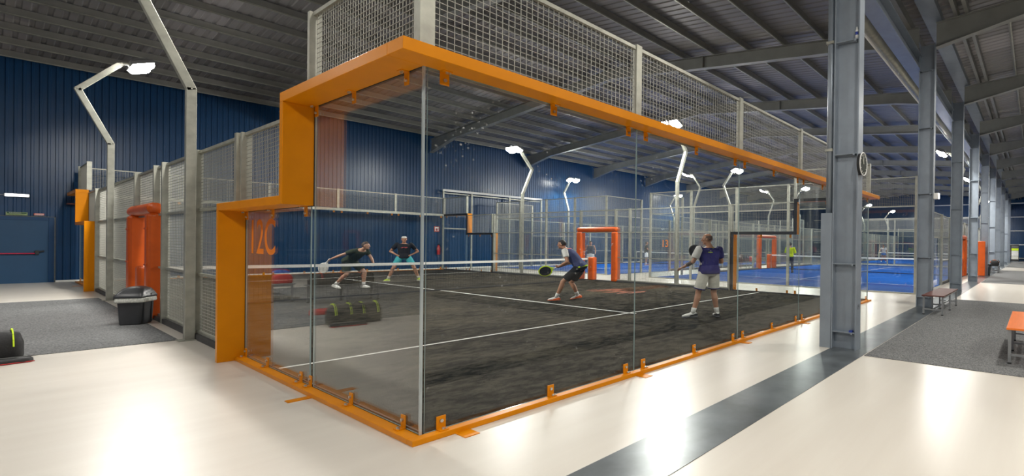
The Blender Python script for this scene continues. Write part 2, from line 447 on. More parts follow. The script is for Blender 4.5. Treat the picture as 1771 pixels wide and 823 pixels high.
def on_back(name, label, cat, x, z): return thing(name, label, cat, (x, YB - .03, z))
t = on_back('emergency_lamp', 'lit white emergency lamp on the blue wall above the door', 'lamp', -1.2, 2.94)
b = MB(); b.box(-.24, .24, -.07, 0, -.055, .055); b.build('housing', M['white'], t, bevel=.02)
b = MB(); b.box(-.215, .215, -.085, -.068, -.042, .042); b.build('diffuser', M['lamp_soft'], t, bevel=.01)
b = MB(); b.tube([(-.24, -.02, 0), (-2.6, -.02, 0)], .008, 6); b.build('cable', M['white'], t)
t = on_back('exit_sign', 'green emergency exit sign above the blue door', 'sign', -1.2, 2.33)
b = MB(); b.box(-.20, .20, -.012, 0, -.05, .05); b.build('plate', M['sign_green'], t)
b = MB(); b.box(-.18, .18, -.016, -.012, 0, .04); b.build('panel', M['sign_dark'], t)
text('lettering', 'SALIDA DE EMERGENCIA', .032, M['white'], t, basis((1,0,0),(0,0,1),(-.03,-.018,.02)), .62, .001)
text('lettering', 'SALIDA DE EMERGENCIA', .032, M['sign_dark'], t, basis((1,0,0),(0,0,1),(0,-.014,-.025)), .8, .001)
t = on_back('warning_sign', 'small red and white sign right of the green exit sign', 'sign', -.78, 2.33)
b = MB(); b.box(-.1, .1, -.012, 0, -.035, .035); b.build('plate', M['sign_red'], t)
b = MB(); b.box(-.08, .09, -.015, -.012, .006, .022); b.box(-.09, .09, -.015, -.012, -.03, -.016); b.build('white_print', M['white'], t)
t = on_back('small_sign', 'pale strip sign at the left edge above the blue door', 'sign', -1.78, 2.29)
b = MB(); b.box(-.16, .16, -.012, 0, -.02, .03); b.build('plate', M['liner'], t)
b = MB(); b.box(-.12, .14, -.014, -.012, -.006, .012); b.build('print', M['bag_grey'], t)
t = on_back('wall_box', 'dark blue box with a reddish shelf on the back wall beside the mesh corner', 'box', .05, 2.75)
b = MB(); b.box(-.16, .22, -.25, 0, 0, .75); b.build('body', M['wall'], t, bevel=.01)
b = MB(); b.box(-.3, .24, -.45, 0, -.05, 0); b.build('shelf', M['bench_brown'], t)
t = on_back('fire_sign', 'small red and white extinguisher sign on the back wall', 'sign', 11.95, 2.27)
b = MB(); b.box(-.14, .14, -.01, 0, -.15, .15); b.build('plate', M['sign_red'], t)
b = MB(); b.box(-.1, .1, -.013, -.01, -.11, .11); b.build('field', M['white'], t)
b = MB(); b.tube([(-.02, -.02, -.09), (-.02, -.02, .04)], .026, 8); b.bar((.03, -.02, -.08), (.07, -.02, .06), .02, .01); b.build('pictogram', M['red'], t)
t = thing('fire_extinguisher', 'red fire extinguisher hanging on the back wall below its sign', 'fire extinguisher', (12.0, YB - .15, .82))
b = MB(); b.tube([(0,0,0),(0,0,.03),(0,0,.42),(0,0,.5),(0,0,.55)], [.07,.085,.085,.055,.03], 16); b.build('cylinder', M['red'], t, smooth=True)
b = MB(); b.box(-.02, .06, -.03, .03, .55, .60); b.bar((0,0,.61),(.11,0,.64),.02,.012); b.build('valve_handle', M['black'], t)
b = MB(); b.tube([(.03,-.03,.57),(.12,-.05,.48),(.12,-.06,.25),(.09,-.06,.15)], .012, 8); b.build('hose', M['black'], t, smooth=True)
b = MB(); b.box(-.05, .05, .08, .12, .25, .35); b.build('bracket', M['steel'], t)

# wide white frame standing along the back wall behind the far corner
t = thing('steel_frame', 'tall white steel frame against the back wall behind the far corner of court 12C', 'frame', (12.1, 24.3, 0))
for px in (0, 1.6, 4.0, 6.3): b = MB(); b.box(px - .04, px + .04, -.03, .03, 0, 4.42); b.build('post', M['galv'], t)
b = MB(); b.box(-.04, 6.34, -.05, .05, 4.42, 4.54); b.build('top_rail', M['white'], t)
b = MB(); b.box(-.04, 6.34, .06, .1, 4.30, 4.36); b.build('back_rail', M['galv'], t)
b = MB(); b.box(0, 1.6, -.02, .02, 2.28, 2.36); b.build('cross_rail', M['galv'], t)

# ------------------------------------------------------------------ padel courts
W, L, P2 = 10 * K, 20 * K, 2 * K
def grid_panel(w, h, cw=.06, ch=.05, t=.0048):
    b = MB(); n = max(1, round(w / cw)); m = max(1, round(h / ch))
    for i in range(n + 1):
        x = -w/2 + w * i / n; b.box(x - t/2, x + t/2, -t, 0, 0, h)
    for j in range(m + 1):
        z = h * j / m; b.box(-w/2, w/2, 0, t, z - t/2, z + t/2)
    return b
_pm = {}
def grid_mesh(w, h):
    k = (round(w, 3), round(h, 3))
    if k not in _pm: _pm[k] = grid_panel(w, h).mesh('mesh_panel', M['wire'])
    return _pm[k]
_bx = {}
def box_mesh(name, sx, sy, sz, m, bevel=.0):
    """box centred in x, y and standing on z = 0"""
    k = (name, round(sx, 4), round(sy, 4), round(sz, 4), m)
    if k not in _bx:
        b = MB(); b.box(-sx/2, sx/2, -sy/2, sy/2, 0, sz); _bx[k] = b.mesh(name, M[m])
    return _bx[k]
def put(name, me, parent, x, y, z, rz=0.): return link(name, me, parent, matrix=Matrix.Translation((x, y, z)) @ Matrix.Rotation(rz, 4, 'Z'))
_gp = {}
def glass_mesh(w, h, dusty=False):
    k = (round(w, 3), round(h, 3), dusty)
    if k not in _gp:
        b = MB(); t = .012
        b.add([(-w/2,-t/2,0),(w/2,-t/2,0),(w/2,-t/2,h),(-w/2,-t/2,h)], [(0,1,2,3)], 0)
        b.add([(-w/2,t/2,0),(w/2,t/2,0),(w/2,t/2,h),(-w/2,t/2,h)], [(3,2,1,0)], 0)
        for x in (-w/2, w/2): b.add([(x,-t/2,0),(x,t/2,0),(x,t/2,h),(x,-t/2,h)], [(0,1,2,3)], 1)
        for z in (0, h): b.add([(-w/2,-t/2,z),(w/2,-t/2,z),(w/2,t/2,z),(-w/2,t/2,z)], [(0,1,2,3)], 1)
        me = bpy.data.meshes.new('glass_panel'); me.from_pydata(b.v, [], b.f); me.update()
        me.materials.append(M['glass_dusty' if dusty else 'glass']); me.materials.append(M['glass_edge'])
        for p, i in zip(me.polygons, b.mi): p.material_index = i
        _gp[k] = me
    return _gp[k]

def clamp_meshes():
    b = MB(); b.box(-.036, .036, -.008, 0, 0, .11); b.box(-.036, .036, -.062, 0, 0, .008)
    c = MB(); c.tube([(0,-.022,.072),(0,-.008,.072)], .014, 8); c.tube([(0,-.045,.008),(0,-.045,.024)], .012, 6); c.tube([(.024,-.045,.008),(.024,-.045,.02)], .008, 6)
    return b.mesh('clamp', M['orange']), c.mesh('bolt', M['bolt'])
CL, BO = clamp_meshes()
def clamp(parent, x, y, z, rz, flip=False):
    m = Matrix.Translation((x, y, z)) @ Matrix.Rotation(rz, 4, 'Z')
    if flip: m = m @ Matrix.Diagonal((1, 1, -1, 1))
    o = link('clamp', CL, parent, matrix=m); link('bolt', BO, o)

def end_orange(label):
    e = thing('glass_end_wall', label, 'court wall')
    b = MB(); b.box(-.1, W + .1, -.10, -.008, 0, .045); b.build('base_beam', M['orange'], e, bevel=.004)
    for x0, x1 in ((-.1, -.008), (W + .008, W + .1)):
        b = MB(); b.box(x0, x1, -.008, 2*P2 - .09, 0, .045); b.build('base_beam', M['orange'], e, bevel=.004)
    b = MB(); b.box(-.26, W + .26, -.26, -.008, 2.995, 3.09); b.build('top_beam', M['orange'], e, bevel=.004)
    for s in (0, 1):
        def sx(a, c): return (a, c) if s == 0 else (W - c, W - a)
        x0, x1 = sx(-.26, -.008); g0, g1 = sx(-.008, .012)
        b = MB(); b.box(x0, x1, -.008, P2, 2.995, 3.09); b.build('top_beam', M['orange'], e, bevel=.004)
        b = MB(); b.box(x0, x1, P2 - .085, P2, 1.955, 2.995); b.build('step_plate', M['orange'], e, bevel=.004)
        b = MB(); b.box(x0, x1, P2, 2*P2 - .085, 1.955, 2.045); b.build('step_beam', M['orange'], e, bevel=.004)
        b = MB(); b.box(x0, x1, 2*P2 - .085, 2*P2, .0, 2.045); b.build('step_plate', M['orange'], e, bevel=.004)
        b = MB()
        b.box(g0, g1, P2 - .10, P2 + .005, 1.95, 3.09); b.box(g0, g1, 2*P2 - .10, 2*P2 + .005, .0, 2.05); b.box(g0, g1, P2 + .005, 2*P2 - .10, 1.95, 2.05); h0, h1 = sx(.007, .02); b.box(h0, h1, .01, 2*P2 - .1, 0, .06); b.box(g0, g1, .01, P2 - .1, 2.99, 3.09)
        b.build('gasket', M['black'], e)
        x = 0 if s == 0 else W
        put('glass_panel', glass_mesh(P2 - .105 - .01, 2.95), e, x, (P2 - .095) / 2, .045, PI/2)
        gl = put('glass_panel', glass_mesh(P2 - .095, 1.91), e, x, P2 + (P2 - .10) / 2 - .003, .045, PI/2)
        if s == 0: pane = gl
        out = -PI/2 if s == 0 else PI/2
        xo = -.008 if s == 0 else W + .008
        for y in (.26, 1.3, P2 - .04 - .02): clamp(e, xo, y, .045, out)
        for y in (.26, 1.3, P2 - .16): clamp(e, xo, y, 2.995, out, True)
        for y in (P2 + .22, P2 + 1.35, 2*P2 - .16): clamp(e, xo, y, .045, out)
        for y in (P2 + .12, P2 + 1.2, 2*P2 - .16): clamp(e, xo, y, 1.955, out, True)
        put('anchor_plate', box_mesh('anchor_plate', .22, .1, .006, 'orange'), e, (-.17 if s == 0 else W + .17), P2 - .35, 0)
        # mesh above
        put('post', box_mesh('post', .1, .06, .91, 'galv'), e, x, P2 - .04, 3.09)
        put('mesh_panel', grid_mesh(P2 - .2, .86), e, x, P2/2 - .02, 3.10, PI/2)
        b = MB(); b.box(x - .02, x + .02, .06, P2, 3.96, 4.0); b.build('rail', M['galv'], e)
        put('mesh_panel', grid_mesh(P2 - .1, .92), e, x, P2 * 1.5, 2.05, PI/2)
        b = MB(); b.box(x - .02, x + .02, P2, 2*P2, 2.96, 3.0); b.build('rail', M['galv'], e)
        put('post', box_mesh('post', .1, .06, .96, 'galv'), e, x, 2*P2 - .04, 2.045)
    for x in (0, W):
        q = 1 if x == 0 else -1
        b = MB(); b.box(min(x - q*.012, x + q*.006), max(x - q*.012, x + q*.006), -.012, .006, .045, 2.995); b.build('corner_highlight', M['corner_highlight'], e)  # added pale strip, painted highlight of the glass edges at the corner
    for i in range(5):
        put('glass_panel', glass_mesh(P2 - .03 if i in (0, 4) else P2 - .008, 2.95, True), e, (i + .5) * P2 + (.012 if i == 0 else (-.012 if i == 4 else 0)), 0, .045)
        for a in (.15, 1.2, P2 - .15):
            clamp(e, i*P2 + a, -.008, .045, 0); clamp(e, i*P2 + a, -.008, 2.995, 0, True)
        put('mesh_panel', grid_mesh(P2 - .1, .86), e, (i + .5) * P2, 0, 3.10)
        put('anchor_plate', box_mesh('anchor_plate', .12, .2, .006, 'orange'), e, i*P2 + (.28 if i == 0 else .0), -.155, 0)
    b = MB(); b.box(.02, W - .02, .012, .03, 2.98, 3.10); b.build('inner_rail', M['galv'], e)
    b = MB(); b.box(0, W, -.02, .02, 3.96, 4.0); b.build('rail', M['galv'], e)
    for i in range(6): put('post', box_mesh('post', .11 if i in (0, 5) else .09, .1 if i in (0, 5) else .07, .93, 'galv'), e, i * P2, 0, 3.09)
    return e, pane

NP = 5
def end_steel(label, number=None):
    e = thing('glass_end_wall', label, 'court wall')
    b = MB(); b.box(-.06, W + .06, -.09, -.01, 0, .04); b.build('base_beam', M['galv'], e)
    pane = None
    for i in range(NP + 1): put('post', box_mesh('post', .1, .08, 4.0, 'galv'), e, i * P2, -.06, 0)
    for i in range(NP):
        g = put('glass_panel', glass_mesh(P2 - .008, 2.95), e, (i + .5) * P2, 0, .045)
        if i == 0: pane = g
        put('mesh_panel', grid_mesh(P2 - .1, .95), e, (i + .5) * P2, -.03, 3.02)
    for z in (2.98, 3.96): b = MB(); b.box(0, W, -.05, -.015, z, z + .04); b.build('rail', M['galv'], e)
    for s in (0, 1):
        x = 0 if s == 0 else W; o = -.06 if s == 0 else .06
        put('post', box_mesh('post', .08, .1, 4.0, 'galv'), e, x + o, P2, 0)
        put('glass_panel', glass_mesh(P2 - .02, 2.95), e, x, P2/2 + .005, .045, PI/2)
        put('glass_panel', glass_mesh(P2 - .02, 1.95), e, x, P2*1.5, .045, PI/2)
        put('mesh_panel', grid_mesh(P2 - .1, .95), e, x + o/2, P2/2, 3.02, PI/2)
        put('mesh_panel', grid_mesh(P2 - .1, .95), e, x + o/2, P2*1.5, 2.02, PI/2)
        put('post', box_mesh('post', .08, .1, 3.0, 'galv'), e, x + o, 2*P2, 0)
        for y0, y1, z in ((0, P2, 2.98), (0, P2, 3.96), (P2, 2*P2, 1.98), (P2, 2*P2, 2.96)):
            b = MB(); b.box(x + o/2 - .02, x + o/2 + .02, y0, y1, z, z + .04); b.build('rail', M['galv'], e)
    return e, pane

GATE = (10.42, 12.55)
def side_fence(label):
    """mesh side at x = 0, outside towards -x, from y = 4K to L - 4K with a gate beside the net"""
    e = thing('mesh_side_fence', label, 'fence')
    ys = [2*P2 + .07, 3*P2, GATE[0] - .86, GATE[0] - .0, GATE[1], 7*P2 - P2*.0 - 2.4 + .04, 7*P2, 8*P2 - .07]
    ys = [2*P2 + .07, 3*P2, GATE[0] - .8, GATE[0], GATE[1], L - 3*P2, L - 2*P2 - .07]
    for i, y in enumerate(ys): put('post', box_mesh('post', .1, .09, 3.0, 'galv'), e, -.03, y, 0)
    for i in range(len(ys) - 1):
        a, c = ys[i], ys[i+1]; w = c - a - .1; y = (a + c) / 2
        if i == 3:
            put('mesh_panel', grid_mesh(w, .9), e, 0, y, 2.08, PI/2); zs = (2.04, 2.96)
        else:
            put('mesh_panel', grid_mesh(w, 2.9), e, 0, y, .08, PI/2); zs = (.10, 1.02, 2.04, 2.96)
        for z in zs: b = MB(); b.box(-.03, .01, a + .045, c - .045, z - .02, z + .02); b.build('rail', M['galv'], e)
        b = MB(); b.box(-.07, .05, a, c, 0, .05 if i == 3 else .085); b.build('kerb', M['kerb'], e)
    return e

def gate_pads(label):
    e = thing('gate_padding', label, 'padding')
    for y in GATE:
        b = MB(); b.box(-.17, .10, y - .15, y + .15, .03, 2.06); b.build('post_pad', M['pad'], e, bevel=.05)
    b = MB(); b.tube([(-.05, GATE[0] - .12, 2.14), (-.05, GATE[0], 2.17), (-.05, 11.5, 2.165), (-.05, GATE[1], 2.17), (-.05, GATE[1] + .15, 2.15)], .115, 14); b.build('top_roll', M['pad'], e, smooth=True)
    b = MB(); b.box(-.13, .10, 11.62, 11.94, .03, 1.0); b.build('net_post_pad', M['pad'], e, bevel=.05)
    for z in (.3, 1.05, 1.75):
        for y in GATE: b = MB(); b.box(-.178, -.168, y - .13, y + .13, z, z + .035); b.build('strap', M['pad'], e)
    return e

def make_net(label):
    e = thing('court_net', label, 'net')
    b = MB(); n = 150; t = .004
    def top(x): return .895 - .03 * math.sin(PI * x / W)
    for i in range(n + 1):
        x = .12 + (W - .24) * i / n; b.box(x - t/2, x + t/2, -t/2, t/2, .05, top(x))
    for j in range(14):
        z = .05 + j * .06
        for i in range(12):
            x0, x1 = .12 + (W - .24) * i / 12, .12 + (W - .24) * (i + 1) / 12
            s0, s1 = top(x0) / .895, top(x1) / .895
            b.bar((x0, 0, z * s0), (x1, 0, z * s1), t, t)
    b.build('netting', M['net'], e)
    b = MB()
    for i in range(12):
        x0, x1 = .1 + (W - .2) * i / 12, .1 + (W - .2) * (i + 1) / 12
        b.bar((x0, 0, top(x0) + .03), (x1, 0, top(x1) + .03), .014, .075)
    b.build('top_tape', M['tape'], e)
    b = MB(); b.box(.1, W - .1, -.01, .01, .02, .06); b.build('bottom_tape', M['net'], e)
    for x in (.04, W - .04):
        b = MB(); b.tube([(x, 0, .02), (x, 0, 1.02)], .035, 10); b.build('net_post', M['galv'], e, smooth=True)
    return e

def flood_post(label):
    """stands outside a side fence at x = -.12; bends outwards then back in over the court (+x)"""
    e = thing('floodlight_post', label, 'floodlight')
    pts = [(-.13, 0, 0), (-.13, 0, 3.92), (-.62, 0, 5.16), (-.02, 0, 5.93)]
    for n_, a, c in (('pole', 0, 1), ('outer_arm', 1, 2), ('upper_arm', 2, 3)):
        b = MB(); A, C = Vector(pts[a]), Vector(pts[c]); d = (C - A).normalized()
        b.bar(A - d * (.02 if a else 0), C + d * .02, .11, .11, (0, 1, 0))
        if a: b.ell(A, .062, .058, .062, None, 12, 8)
        b.build(n_, M['galv'], e, bevel=.006)
    b = MB(); b.box(-.25, -.0, -.12, .12, 0, .012); b.build('foot_plate', M['galv'], e)
    b = MB(); b.bar((-.05, 0, 5.95), (.3, 0, 6.05), .06, .05); b.bar((.27, -.4, 6.05), (.27, .4, 6.05), .05, .05); b.build('bracket', M['galv'], e)
    rot = Matrix.Rotation(math.radians(-24), 4, 'Y')
    for s in (-.27, .27):
        mm = Matrix.Translation((.33, s, 6.0)) @ rot
        b = MB(); b.box(-.2, .2, -.19, .19, 0, .09); b.box(-.14, .14, -.15, .15, .09, .14)
        h = link('lamp_head', b.mesh('lamp_head', M['lamp_housing']), e, matrix=mm, bevel=.01)
        b = MB(); rloft(b, [(.30, .28, .06, -.10), (.35, .33, .06, -.06), (.37, .35, .05, 0)]); link('lamp_glass', b.mesh('lamp_glass', M['lamp']), h)
    return e

def court(origin, rz, turf, style, names, key, far_detail=True, poles=(7.05, 15.5, 16.9), first=None, power=1.0, n=5):
    global W, NP
    NP = n; W = n * P2
    Mx = Matrix.Translation(origin) @ Matrix.Rotation(rz, 4, 'Z')
    def place(o, m): o.matrix_world = Mx @ m; return o
    b = MB(); b.box(0, W, 0, L, 0, .018)
    t = b.build('floor_turf', M[turf]); structure(t, names['turf']); place(t, Matrix.Identity(4))
    lw = .055
    for x0, x1, y0, y1 in ((.0, W, 3.05*K - lw/2, 3.05*K + lw/2), (0, W, L - 3.05*K - lw/2, L - 3.05*K + lw/2), (W/2 - lw/2, W/2 + lw/2, 3.05*K - .2, L - 3.05*K + .2)):
        b = MB(); b.box(x0, x1, y0, y1, .0175, .0205); b.build('court_line', M['line'], t)
    out = {}
    if first is None:
        mk = end_orange if style == 'orange' else end_steel
        e, pane = mk(names['end0'])
        out = {'end': e, 'fence': side_fence(names['fence0']), 'pads': gate_pads(names['pad0']), 'net': make_net(names['net']), 'post': flood_post('p'), 'pane': pane}
        if style == 'orange': out['fresh'] = True
        e2 = copy_tree(e)
        use = out
    elif n != 5:
        use = dict(first); e, _p = end_steel(names['end0']); e2 = copy_tree(e); use['net'] = make_net(names['net']); use['newnet'] = 1
    else:
        use = first; e = copy_tree(use['end']); e2 = copy_tree(use['end'])
        out = {'end': e, 'pane': None}
        for ch in e.children:
            if ch.name.startswith('glass_panel'): out['pane'] = ch; break
    # ends
    place(e, Matrix.Identity(4)); e['label'] = names['end0']
    place(e2, Matrix.Translation((W, L, 0)) @ Matrix.Rotation(PI, 4, 'Z')); e2['label'] = names['end1']
    flip = Matrix.Translation((W, L, 0)) @ Matrix.Rotation(PI, 4, 'Z')
    mir = Matrix.Translation((W, 0, 0)) @ Matrix.Diagonal((-1, 1, 1, 1))
    for kk, nm in (('fence', 'fence'), ('pads', 'pad')):
        if nm + '0' not in names: continue
        o0 = use[kk] if first is None else copy_tree(use[kk])
        place(o0, Matrix.Identity(4)); o0['label'] = names[nm + '0']
        o1 = copy_tree(use[kk]); place(o1, mir); o1['label'] = names[nm + '1']
    nn = use['net'] if first is None or 'newnet' in use else copy_tree(use['net'])
    place(nn, Matrix.Translation((0, L/2, 0))); nn['label'] = names['net']
    for i, (side, y) in enumerate(names['poles']):
        o = use['post'] if (first is None and i == 0) else copy_tree(use['post'])
        mm = Matrix.Translation((0, y, 0)) if side == 0 else mir @ Matrix.Translation((0, y, 0))
        place(o, mm); o['label'] = names['poles'][(side, y)]
        # the light of the two lamp heads
        la = bpy.data.lights.new('floodlight', 'AREA'); la.shape = 'RECTANGLE'; la.size = .34; la.size_y = .9; la.energy = 270 * power; la.color = (1, .975, .91)
        lo = bpy.data.objects.new('floodlight_light', la); COL.objects.link(lo); lo.parent = o
        lo.matrix_local = Matrix.Translation((.42, 0, 5.84)) @ Matrix.Rotation(math.radians(-24), 4, 'Y')
    return out

c12 = court((0, 0, 0), 0, 'turf_black', 'orange', dict(
    turf='black turf of court 12C', end0='near glass end of court 12C in the orange frame with number 12C on its side pane', end1='far glass end of the black court in its orange frame by the blue wall',
    fence0='long galvanised mesh side of court 12C beside the rubbish bin', fence1='far mesh side of the black court, behind the crouching player',
    pad0='orange padding of the court gate behind the rubbish bin', pad1='orange padded gate behind the crouching player',
    net='net across the black court with white tape',
    poles={(0, 7.05): 'bent floodlight post rising out of the top of the picture beside court 12C', (0, 15.5): 'bent floodlight post beside the mesh near the blue door, its lamp lit',
           (1, 7.3): 'bent floodlight post above the bald player on the far side of the black court', (1, 16.9): 'bent floodlight post on the far side of the black court by the back wall'}), '12')
c13 = court((15.0, 11.22, 0), -PI/2, 'turf_blue', 'steel', dict(
    turf='blue turf of court 13', end0='near glass end of the blue court facing the black court, with orange number 13', end1='far glass end of blue court 13',
    fence1='mesh side of blue court 13 along the side corridor with columns', fence0='mesh side of blue court 13 farther from the corridor, before the bench with bags',
    pad1='orange gate padding standing at the corridor behind the row of columns', pad0='orange padded gate behind the player in the yellow jacket',
    net='net of the blue court 13 seen beside the grey column',
    poles={(0, 7.0): 'first floodlight post on the inner side of blue court 13', (0, 16.9): 'second floodlight post on the inner side of blue court 13',
           (1, 7.0): 'floodlight post of blue court 13 with the brightest lamp by the columns', (1, 16.9): 'farther floodlight post of blue court 13 by the columns'}), '13')
# the court between court 13 and the back wall, one panel narrower than the others would need: set close to the wall
c14 = court((15.0, 23.77, 0), -PI/2, 'turf_blue', 'steel', dict(
    turf='blue turf of the court by the back wall', end0='near glass end of the blue court by the back wall', end1='far glass end of the blue court by the back wall',
    fence0='mesh side of the blue court close against the back wall', fence1='mesh side of the back-wall blue court towards court 13',
    net='net of the blue court by the back wall',
    poles={(0, 5.3): 'floodlight post at the back wall, nearer one of the back-wall blue court', (0, 16.9): 'floodlight post at the back wall, farther one of the back-wall blue court',
           (1, 7.0): 'nearer floodlight post between the two blue courts', (1, 16.9): 'farther floodlight post between the two blue courts'}), '14', first=c13, n=4)
c15 = court((41.4, 11.22, 0), -PI/2, 'turf_blue', 'steel', dict(
    turf='blue turf of the farthest court', end0='near glass end of the farthest blue court', end1='far glass end of the farthest blue court by the end wall',
    fence1='mesh side of the farthest blue court along the corridor', fence0='inner mesh side of the farthest blue court',
    net='net of the farthest blue court behind the player in the blue skirt',
    poles={(0, 7.0): 'first inner floodlight post of the farthest blue court', (0, 16.9): 'second inner floodlight post of the farthest blue court',
           (1, 7.0): 'nearer corridor floodlight post of the farthest blue court', (1, 16.9): 'farther corridor floodlight post of the farthest blue court'}), '15', first=c13)

for c_, body, size, bas, sx_, off in ((c12, '12C', .62, basis((0, -1, 0), (0, 0, 1), (-.0075, 4.03, 1.60)), 1.0, .004), (c13, '13', .46, basis((1, 0, 0), (0, 0, 1), (.84, -.0075, 1.60)), .95, .006)):
    text('court_number', body, size, M['decal'], c_['pane'], c_['pane'].matrix_basis.inverted() @ bas, sx_, .0006, off)

# ------------------------------------------------------------------ people
def cloth(name, c, rough=.85): return mat(name, c, rough, var=.12, vscale=9, bump=.15, bscale=14, spec=.2)
SKIN = {'tan': mat('skin_tan', (.42, .21, .125), .5, var=.06, vscale=12), 'fair': mat('skin_fair', (.55, .31, .21), .5, var=.06, vscale=12)}
CL_ = {'navy': cloth('navy_cloth', (.035, .030, .145)), 'navy2': cloth('dusty_navy_cloth', (.05, .06, .14)), 'white': cloth('white_cloth', (.72, .71, .68)),
       'black': cloth('black_cloth', (.022, .022, .024)), 'green': cloth('olive_cloth', (.04, .05, .028)), 'coral': cloth('coral_cloth', (.48, .10, .10)),
       'teal': cloth('teal_cloth', (.06, .33, .36)), 'hivis': cloth('hi_vis_cloth', (.66, .76, .005)), 'grey': cloth('grey_cloth', (.13, .13, .14)),
       'red': cloth('red_cloth', (.55, .02, .03)), 'blue': cloth('blue_cloth', (.05, .22, .55)), 'dkblue': cloth('dark_blue_cloth', (.03, .035, .06)),
       'stone': cloth('stone_cloth', (.55, .53, .47)), 'orange': cloth('orange_cloth', (.72, .14, .04)), 'lime': cloth('lime_cloth', (.5, .68, .02)), 'tattoo': mat('inked_skin', (.10, .07, .06), .6, var=.5, vscale=20)}
HAIR = {'dark': mat('dark_hair', (.02, .015, .012), .6, var=.3, vscale=30, bump=.6, bscale=60), 'brown': mat('brown_hair', (.06, .035, .02), .6, var=.3, vscale=30, bump=.6, bscale=60),
        'stub': mat('stubble_hair', (.14, .085, .06), .7, var=.3, vscale=40)}
EYE = mat('eye', (.03, .02, .015), .2, var=0); LIP = mat('lips', (.30, .09, .07), .5, var=0)

BASE = dict(pelvis=(0, 0, .96), chest=(0, .01, 1.28), neck=(0, 0, 1.47), head=(0, .035, 1.625), look=(0, 1, 0),
            shL=(-.185, 0, 1.43), shR=(.185, 0, 1.43), elL=(-.25, -.03, 1.15), elR=(.25, -.03, 1.15), wrL=(-.26, .10, .93), wrR=(.26, .10, .93),
            hipL=(-.095, 0, .93), hipR=(.095, 0, .93), knL=(-.11, .03, .50), knR=(.11, .03, .50), anL=(-.12, -.02, .085), anR=(.12, -.02, .085),
            toL=(-.1, 1, 0), toR=(.1, 1, 0), haL=None, haR=None, paL=None, paR=None, curl=.5)

def smooth_body(o, vox, it=3):
    r = o.modifiers.new('remesh', 'REMESH'); r.mode = 'VOXEL'; r.voxel_size = vox; r.use_smooth_shade = True
    s = o.modifiers.new('smooth', 'SMOOTH'); s.factor = .5; s.iterations = it
    return o

def frame(d, n):
    d = Vector(d).normalized(); n = Vector(n); n = (n - d * n.dot(d)).normalized(); return d, n, d.cross(n)

def hand(b, w, d, n, side, curl, sc=1.):
    """w wrist, d pointing direction, n palm normal (out of the palm), side +1 right / -1 left"""
    d, n, s = frame(d, n); s = s * -side            # s points to the thumb side
    w = Vector(w)
    R = Matrix((s, n, d)).transposed()
    b.ell(w + d * .05*sc, .040*sc, .017*sc, .055*sc, R, 12, 8)
    for k, (off, ln) in enumerate(((.030, .072), (.010, .080), (-.011, .074), (-.030, .058))):
        p = w + (d * .088 + s * off) * sc; pts = [w + (d * .05 + s * off * .8) * sc, p]; ang = 0
        for j in range(3):
            ang += curl * (.75 + .1 * k)
            dd = d * math.cos(ang) + n * math.sin(ang); p = p + dd * ln * sc / 3 * (1.15 - .1 * j); pts.append(p)
        b.tube(pts, [.0095*sc, .0095*sc, .009*sc, .0085*sc, .0075*sc], 8)
    p0 = w + (d * .025 + s * .025) * sc; p1 = p0 + (d * .03 + s * .03 + n * .012) * sc; p2 = p1 + (d * .032 + s * .004 + n * .02 * (1 + curl)) * sc
    b.tube([p0, p1, p2], [.013*sc, .0105*sc, .0085*sc], 8)

def head_geo(b, hc, look, up):
    f, u_, s = frame(look, up); s = f.cross(u_)
    R = Matrix((s, f, u_)).transposed()
    def at(x, y, z): return hc + R @ Vector((x, y, z))
    b.ell(at(0, -.008, .02), .074, .093, .098, R, 18, 12)
    b.ell(at(0, .022, -.055), .055, .062, .062, R, 16, 10)      # jaw
    b.ell(at(0, .068, -.098), .024, .02, .017, R, 10, 6)        # chin
    b.ell(at(0, .082, .018), .045, .012, .010, R, 12, 6)        # brow
    b.tube([at(0, .082, .015), at(0, .100, -.018), at(0, .104, -.030), at(0, .085, -.036)], [.008, .0115, .0135, .010], 8)
    for q in (-1, 1):
        b.ell(at(.038*q, .062, -.02), .022, .022, .024, R, 10, 6)  # cheeks
        b.ell(at(.077*q, -.012, -.012), .010, .019, .032, R, 10, 6)  # ears
    return R, at

def hair_cap(at, R, hc, keep, grow=1.07):
    b = MB(); b.ell((0, 0, 0), .074*grow, .093*grow, .098*grow, None, 26, 18)
    fs = []
    for fc in b.f:
        c = sum((Vector(b.v[i]) for i in fc), Vector()) / 4
        if keep(c.x, c.y, c.z): fs.append(fc)
    used = sorted({i for fc in fs for i in fc}); mp = {i: k for k, i in enumerate(used)}
    o = MB(); o.add([at(b.v[i][0], b.v[i][1] - .008, b.v[i][2] + .02) for i in used], [tuple(mp[i] for i in fc) for fc in fs])
    return o

